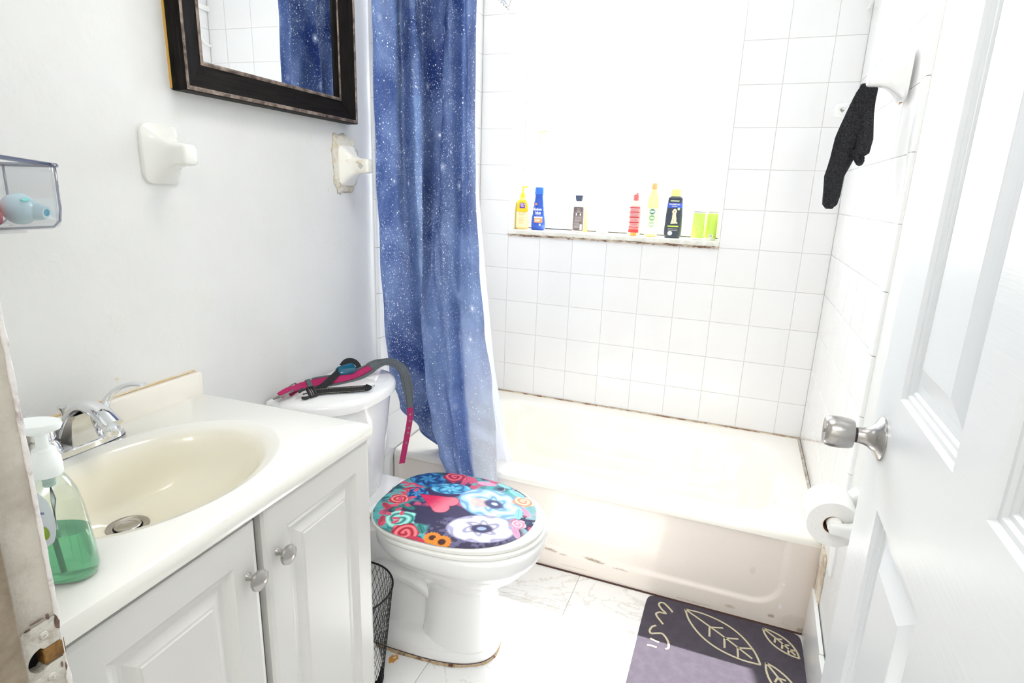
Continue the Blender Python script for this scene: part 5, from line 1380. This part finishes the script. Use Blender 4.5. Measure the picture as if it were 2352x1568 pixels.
b = B(); box(b, -0.019, 0.019, -0.0205, -0.0192, 0.034, 0.054, bev=.0004); o = obj('label', b, mat('label_orange', srgb(244, 146, 90), 0.4), t)
b = B(); box(b, -0.019, 0.019, -0.0207, -0.0192, 0.054, 0.061, bev=.0004); obj('label_band', b, txt_white, t)
b = B(); box(b, 0.004, 0.011, -0.0203, -0.019, 0.020, 0.029, bev=.0003); obj('label_square', b, txt_white, t)
b = B(); box(b, -0.017, -0.008, -0.0178, -0.016, 0.112, 0.122, bev=.0003); obj('label_square', b, MATS['label_orange'], t)
for k in range(3):
    b = B(); box(b, -0.016, 0.010-k*.002, -0.0209, -0.0204, 0.047-k*.004, 0.0485-k*.004); obj('text_line', b, txt_white, t)
# 3 white bottle with dark grey label and dark cap, yellow one behind
wp = mat('white_bottle_plastic', srgb(246, 246, 244), 0.25)
t, pf = bottle('amber_bottle', 'small yellow bottle half hidden behind the grey-labelled bottle', 0.430, 0.135, 0.2, [(0, .020, .014), (.004, .024, .017), (.09, .0235, .017), (.105, .012, .012), (.118, .010, .010)], mat('amber_yellow', srgb(252, 222, 120), 0.2))
t, pf = bottle('conditioner_bottle', 'white bottle with a small-print grey label and dark flip cap', 0.424, 0.075, 0.22,
  [(0, .021, .013), (.004, .0245, .0155), (.05, .0245, .0155), (.11, .0235, .015), (.128, .019, .014), (.134, .015, .013), (.138, .014, .0125)], wp, p=3)
patch(t, pf, mat('label_grey', srgb(112, 98, 98), 0.45), 0.008, 0.112, 0.10, 0.90, p=3)
b = B(); loft(b, [se(0, 0, z_, a, c, 2.6, 32) for z_, a, c in ((.137, .0145, .013), (.150, .017, .014), (.163, .0195, .0145))]); obj('cap', b, mat('dark_cap', srgb(74, 82, 106), 0.35), t, smooth=40)
for k in range(17):
    if k in (4, 5): continue
    b = B(); w_ = 0.016 if k > 2 else 0.008
    box(b, -w_, (w_ if k < 11 else 0.006), -0.0168, -0.0161, 0.103-k*0.0052, 0.1045-k*0.0052); obj('text_line', b, mat('print_lightgrey', srgb(206, 200, 200), 0.5), t)
b = B(); box(b, 0.009, 0.018, -0.0170, -0.0158, 0.012, 0.036); obj('barcode_box', b, txt_white, t)
for s_ in (-1, 1):
    b = B(); loft(b, [[(0.009*s_+q[0], -0.0170, 0.080+q[1]) for q in se(0, 0, 0, .0032, .005, 2, 16)], [(0.009*s_+q[0], -0.0160, 0.080+q[1]) for q in se(0, 0, 0, .0032, .005, 2, 16)]]); obj('icon', b, txt_white, t)
# 4 plain white bottle
t, pf = bottle('lotion_bottle', 'plain white bottle near the middle of the sill', 0.535, 0.085, 0.15, [(0, .022, .014), (.004, .026, .017), (.085, .025, .0165), (.100, .016, .014), (.106, .012, .012), (.108, .013, .013), (.128, .013, .013)], wp)
for k in range(3):
    b = B(); box(b, -0.010, 0.004+0.002*k, -0.0176, -0.0168, 0.028+k*0.012, 0.0295+k*0.012); obj('text_line', b, mat('print_grey', srgb(200, 200, 205), 0.5), t)
b = B(); box(b, 0.008, 0.012, -0.0176, -0.0168, 0.062, 0.070); obj('icon', b, MATS['print_grey'], t)
# 5 red label bottle
t, pf = bottle('conditioner_bottle', 'bottle with a red and white small-print label and reddish cap', 0.680, 0.060, 0.12,
  [(0, .022, .014), (.004, .0265, .0165), (.04, .027, .017), (.12, .0255, .0165), (.135, .020, .015), (.146, .013, .012), (.150, .012, .012)], mat('amber_white', srgb(252, 238, 214), 0.2))
patch(t, pf, mat('label_pink_red', srgb(236, 190, 190), 0.45), 0.014, 0.128, 0.12, 0.88)
for k, z_ in enumerate((0.118, 0.099, 0.078, 0.056, 0.036, 0.022, 0.015)):
    b = B(); box(b, -0.022, 0.020, -0.0186, -0.0172, z_, z_+0.0035+(0.003 if k > 4 else 0)); obj('label_band', b, mat('label_red', srgb(214, 70, 66), 0.45), t)
for k in range(16):
    z_ = 0.026+k*0.0056
    b = B(); box(b, -0.019, 0.017-(k % 3)*.002, -0.0182, -0.0172, z_, z_+0.0014); obj('text_line', b, mat('print_red', srgb(206, 96, 100), 0.5), t)
b = B(); wrap_patch(b, pf, 0, 2*PI, 0.002, 0.013, off=.0004, n=36); obj('amber_base', b, mat('amber_orange', srgb(246, 182, 70), 0.25), t, smooth=40)
b = B(); lathe(b, [(0.0125, 0.149), (0.013, 0.151), (0.0125, 0.172), (0.010, 0.176)], 24); tube(b, [(0, 0, .174), (0.007, 0, .182)], 0.004, 8); obj('cap', b, mat('cap_red', srgb(222, 118, 118), 0.35), t, smooth=40)
# 6 tall yellow bottle with orange cap and three round seals
t, pf = bottle('body_wash_bottle', 'tall pale yellow bottle with orange cap and green round seals', 0.752, 0.072, 0.12,
  [(0, .022, .015), (.004, .0265, .018), (.04, .0275, .0185), (.11, .027, .018), (.165, .024, .017), (.185, .016, .014), (.196, .011, .011), (.200, .011, .011)], mat('pale_yellow_plastic', srgb(252, 238, 170), 0.2))
patch(t, pf, mat('label_cream', srgb(250, 246, 220), 0.4), 0.012, 0.120, 0.15, 0.85)
b = B(); lathe(b, [(0.0145, 0.200), (0.015, 0.202), (0.0142, 0.222), (0.0125, 0.225)], 28); obj('cap', b, mat('cap_orange', srgb(246, 186, 130), 0.35), t, smooth=40)
for z_, cc in ((0.106, (90, 150, 140)), (0.080, (120, 190, 110)), (0.052, (190, 214, 170))):
    b = B(); loft(b, [[(q[0], y_, z_+q[1]) for q in se(0, 0, 0, .0115, .0115, 2, 28)] for y_ in (-0.0200, -0.0186)]); o = obj('seal', b, mat('seal_%d' % cc[0], srgb(*cc), 0.4), t)
    b = B(); loft(b, [[(q[0], y_, z_+q[1]) for q in se(0, 0, 0, .0095, .0042, 3, 24)] for y_ in (-0.0203, -0.0199)]); obj('seal_centre', b, mat('seal_pale', srgb(226, 238, 222), 0.4), o)
# 7 dog shampoo
t, pf = bottle('dog_shampoo_bottle', 'dark dog shampoo bottle with lime cap and a seated dog picture', 0.843, 0.080, 0.08,
  [(0, .030, .018), (.005, .036, .0215), (.03, .037, .022), (.10, .035, .021), (.165, .0305, .019), (.172, .025, .016), (.174, .018, .014)], mat('charcoal_plastic', srgb(86, 92, 104), 0.3), p=3.2)
patch(t, pf, mat('label_slate', srgb(64, 70, 84), 0.4), 0.004, 0.166, 0.13, 0.87, p=3.2)
patch(t, pf, mat('label_blue', srgb(64, 96, 208), 0.4), 0.126, 0.146, 0.13, 0.87, off=.0008, p=3.2, name='label_band')
b = B(); loft(b, [se(0, 0, z_, a, c, 3, 32) for z_, a, c in ((.172, .021, .015), (.176, .022, .016), (.200, .021, .015), (.203, .019, .013))]); obj('cap', b, mat('cap_lime', srgb(232, 246, 150), 0.35), t, smooth=40)
lime = mat('print_lime', srgb(206, 232, 96), 0.4)
text('SHAMPOO', 0.0092, t, (-0.001, -0.0215, 0.1395), RF, txt_white, bold=.0002)
for k, (z_, a, c) in enumerate(((0.152, -.019, .017), (0.131, -.012, .010))):
    b = B(); box(b, a, c, -0.0216, -0.0200, z_, z_+0.0045-0.002*k); obj('text_line', b, MATS.get('print_pale') or mat('print_pale', srgb(224, 234, 196), 0.4), t)
b = B()
dogo = [(-.006, .116), (-.002, .121), (.004, .1215), (.0095, .117), (.011, .109), (.008, .103), (.009, .092), (.012, .080), (.011, .070), (.018, .064), (.016, .060), (.008, .062), (.006, .060), (-.012, .059), (-.010, .066), (-.007, .080), (-.007, .094), (-.006, .103), (-.0095, .109)]
loft(b, [[(x_, y_, z_) for x_, z_ in dogo] for y_ in (-0.0236, -0.0218)]); obj('dog_picture', b, mat('dog_cream', srgb(238, 222, 196), 0.5), t)
b = B(); loft(b, [[(0.0015+q[0], y_, 0.110+q[1]) for q in se(0, 0, 0, .0022, .0028, 2, 14)] for y_ in (-0.0239, -0.0235)]); box(b, 0.0, 0.001, -0.0239, -0.0235, 0.062, 0.080); obj('dog_muzzle', b, mat('dog_tan', srgb(160, 124, 96), 0.5), t)
b = B(); box(b, -0.022, 0.022, -0.0236, -0.0222, 0.047, 0.052); obj('label_band', b, lime, t)
for k in range(2): b = B(); box(b, -0.020, 0.020, -0.0236, -0.0225, 0.038-k*.006, 0.0395-k*.006); obj('text_line', b, MATS['print_lightgrey'], t)
b = B(); loft(b, [[(-0.010+q[0], y_, 0.020+q[1]) for q in se(0, 0, 0, .0095, .0095, 2, 24)] for y_ in (-0.0238, -0.0222)]); obj('seal', b, txt_white, t)
b = B(); loft(b, [[(0.017+q[0], y_, 0.122+q[1]) for q in se(0, 0, 0, .0052, .0058, 2, 20)] for y_ in (-0.0224, -0.0205)]); obj('seal', b, MATS['print_pale'], t)
# 8, 9 green-labelled tubs at the right end
gl = mat('label_lime_green', srgb(206, 230, 110), 0.35)
for k, (x_, y_, r_, lab) in enumerate(((0.948, 0.055, 0.0245, 'lime green canister with white lid near the right end of the sill'), (0.998, 0.085, 0.0235, 'lime green canister with a barcode in the right corner of the sill'))):
    t = thing('canister', lab, 'canister', (x_, y_, SZ), 0.06)
    b = B(); lathe(b, [(r_-.002, 0), (r_, .003), (r_, .118), (r_-.003, .122)], 36); obj('body', b, wp, t, smooth=40)
    b = B(); lathe(b, [(r_+.0005, .008), (r_+.0006, .009), (r_+.0006, .108), (r_+.0005, .109)], 36, cap0=False, cap1=False); obj('label', b, gl, t, smooth=40)
    b = B(); lathe(b, [(r_+.0002, .112), (r_+.001, .114), (r_+.001, .1155), (r_, .117)], 36, cap0=False, cap1=False); obj('seam_ring', b, mat('grey_metal', (.5, .5, .5), .3, 1), t, smooth=40)
    b = B(); lathe(b, [(r_-.001, .117), (r_-.001, .130), (r_-.004, .133), (.008, .134), (.008, .150), (.004, .152)], 30); obj('lid', b, wp, t, smooth=40)
    if k:
        b = B(); box(b, -0.006, 0.010, -r_-.0016, -r_+.003, 0.010, 0.024); obj('barcode_box', b, txt_white, t)
        for j in range(6): b = B(); box(b, -0.004+j*.002, -0.0032+j*.002, -r_-.0019, -r_-.0015, 0.012, 0.022); obj('barcode_bar', b, MATS['label_slate'], t)
    else:
        b = B(); sq = [Vector((0.006*math.sin(i*.5), -r_-.0010, 0.030+i*0.004)) for i in range(14)]; tube(b, sq, 0.0005, 6); obj('line_drawing', b, mat('print_pale_green', srgb(236, 246, 196), .5), t)

# ------------------------------------------------------------------ clear bin with caps at the left edge
cb = thing('clear_bin', 'clear plastic organizer bin on the wall at the left edge', 'bin', LW(0.0, 1.15, 1.200), AL)
edge_pl = clear_mat('bin_plastic', (0.965, 0.972, 0.978), 0.02)
N0, N1 = 0.012, 0.150; YR = 0.083; YL = -0.18; HB = 0.090
def bin_ring(z_, ins, n0=N0, n1=N1):
    x0, x1, y0, y1 = n0+ins, n1-ins, YL+ins, YR-ins; r_ = 0.016
    out = []
    for cx_, cy_, a0 in ((x1-r_, y1-r_, 0), (x0+r_, y1-r_, PI/2), (x0+r_, y0+r_, PI), (x1-r_, y0+r_, 1.5*PI)):
        for k in range(7): a = a0+k*PI/12; out.append((cx_+r_*math.cos(a), cy_+r_*math.sin(a), z_))
    return out
b = B(); loft(b, [bin_ring(0.0, .010), bin_ring(0.003, .004), bin_ring(0.010, .0012), bin_ring(HB, 0), bin_ring(HB, .0022), bin_ring(0.010, .0035), bin_ring(0.005, .007), bin_ring(0.0028, .012)])
obj('tray', b, edge_pl, cb, smooth=50)
rim_m = clear_mat('bin_rim_plastic', (0.50, 0.52, 0.60), 0.10)
b = B(); rr_ = bin_ring(HB, -.001); rr_.append(rr_[0])
def lift(p): return Vector((p[0], p[1], p[2]+max(0, (p[0]-0.08)/0.07)*0.11*max(0, YR-0.01-p[1])))
tube(b, [lift(p) for p in rr_], 0.0032, 8); obj('rim', b, rim_m, cb, smooth=True)
b = B()
for n_ in (N0+.014, N1-.012): tube(b, [(n_, YL+.02, 0.003), (n_, YR-.014, 0.003), (n_, YR-.004, 0.012), (n_, YR-.001, 0.03), (n_, YR, HB)], 0.0018, 8)
obj('edge_line', b, rim_m, cb, smooth=True)
obj('bracket', bx(0.0, 0.010, YL+0.02, YR-0.03, -0.006, 0.04, bev=.002), edge_pl, cb)
obj('bottom_ledge', bx(0.0, N1-.02, YL+0.02, YR-0.045, -0.0045, -0.0015, bev=.001), edge_pl, cb)
# squeeze bottle and red cap inside
aq = mat('aqua_translucent', srgb(190, 216, 226), 0.25)
t = thing('squeeze_bottle', 'pale aqua squeeze bottle lying in the clear bin', 'bottle', LW(0.085, 1.090, 1.203), AL)
b = B(); bmesh.ops.create_icosphere(b, subdivisions=4, radius=0.024)
for v in b.verts:
    v.co.y *= 0.95; v.co.z = v.co.z*0.95+0.0238
    if v.co.y > 0: v.co.x *= 1-0.3*v.co.y/0.024
obj('bulb', b, aq, t, smooth=True)
b = B(); ax_ = Vector((0.88, 0.38, -0.12)).normalized()
tube(b, [Vector((0.004, 0.008, 0.022)), Vector((0.004, 0.008, 0.022))+ax_*0.018, Vector((0.004, 0.008, 0.022))+ax_*0.026], [(0.015, 0.015), (0.0125, 0.0125), (0.009, 0.009)], 20)
obj('neck', b, aq, t, smooth=40)
b = B(); c0 = Vector((0.004, 0.008, 0.022))+ax_*0.0262; tube(b, [c0-ax_*.004, c0+ax_*.0006], 0.0052, 16); obj('spout_hole', b, mat('teal_hole', srgb(20, 150, 180), 0.3), t)
b = B(); c0 = Vector((0.0195, -0.004, 0.036)); tube(b, [c0, c0+Vector((.0025, .0005, .002))], [(0.0065, 0.0025), (0.0065, 0.0025)], 14); obj('inlet', b, mat('aqua_bright', srgb(130, 225, 220), 0.3), t)
t = thing('red_bottle', 'coral red ribbed bottle top in the clear bin', 'bottle', LW(0.055, 1.132, 1.204), AL)
cr = mat('coral_plastic', srgb(248, 92, 84), 0.3)
b = B(); rg = []
for k_, (r_, h_) in enumerate(((.012, .0), (.022, .004), (.026, .018), (.021, .030), (.014, .040), (.012, .052))):
    rg.append([((r_*(1+0.10*math.cos(5*a)))*math.cos(a), (r_*(1+0.10*math.cos(5*a)))*math.sin(a), h_) for a in [2*PI*i/50 for i in range(50)]])
loft(b, rg); obj('body', b, cr, t, smooth=40)
b = B(); tube(b, [Vector((0.018, 0.006, 0.022)), Vector((0.030, 0.010, 0.023))], [(0.011, 0.011), (0.009, 0.009)], 20); obj('nozzle', b, cr, t, smooth=40)
b = B(); tube(b, [Vector((0.0295, 0.0098, 0.023)), Vector((0.0306, 0.0102, 0.023))], 0.006, 16); obj('nozzle_hole', b, mat('deep_red', srgb(226, 44, 30), 0.4), t)
t = thing('plum_tube', 'dark red tube lying on the bottom of the clear bin', 'tube', LW(0.092, 1.158, 1.204), AL)
b = B(); tube(b, [Vector((0, 0.034, 0.0115)), Vector((0, -0.05, 0.0115))], 0.0105, 20); obj('tube_body', b, mat('plum_plastic', srgb(168, 40, 70), 0.25), t, smooth=40)

# ------------------------------------------------------------------ marks on the left wall
def wall_blob(n_name, d, z_, rd, rz, m, thick=0.0012, seed=0):
    random.seed(seed); b = B(); n = 22; a = []; c = []
    for i in range(n):
        t_ = 2*PI*i/n; k = random.uniform(.75, 1.15); a.append((0.0, vyw(d)+rd*math.cos(t_)*k, z_+rz*math.sin(t_)*k)); c.append((thick, vyw(d)+rd*.7*math.cos(t_)*k, z_+rz*.7*math.sin(t_)*k))
    loft(b, [a, c]); return obj(n_name, b, m, wl)
def vyw(d): return -d
fleck = mat('brown_fleck', srgb(222, 208, 178), 0.7); patchm = mat('patched_paint', srgb(225, 225, 222), 0.5, bump=0.15, bscale=60)
for i, (d, z_, rd, rz, m_) in enumerate([(0.30, 1.40, .0016, .005, fleck), (0.237, 1.37, .0014, .004, fleck), (0.235, 1.262, .0015, .006, fleck), (0.20, 1.10, .020, .026, patchm), (0.90, 1.01, .028, .020, patchm), (0.70, 1.02, .030, .036, patchm), (0.72, 1.40, .024, .010, patchm), (1.0, 1.14, .012, .008, patchm), (0.92, 0.90, .004, .003, fleck)]):
    wall_blob('fleck' if m_ is fleck else 'paint_patch', d, z_, rd, rz, m_, 0.0008 if m_ is fleck else 0.0004, i)
b = B(); random.seed(31); blob(b, 0, 0, .022, .012, x_=0.0) ; b.transform(Matrix.Rotation(-PI/2, 4, 'Y')); 
bmesh.ops.translate(b, verts=b.verts[:], vec=(0.36, -1.385, 0.0012))
obj('rust_stain', b, mat('floor_rust', srgb(214, 150, 70), 0.7, var=srgb(240, 236, 228), vscale=60, lo=.5, hi=.6), floor)
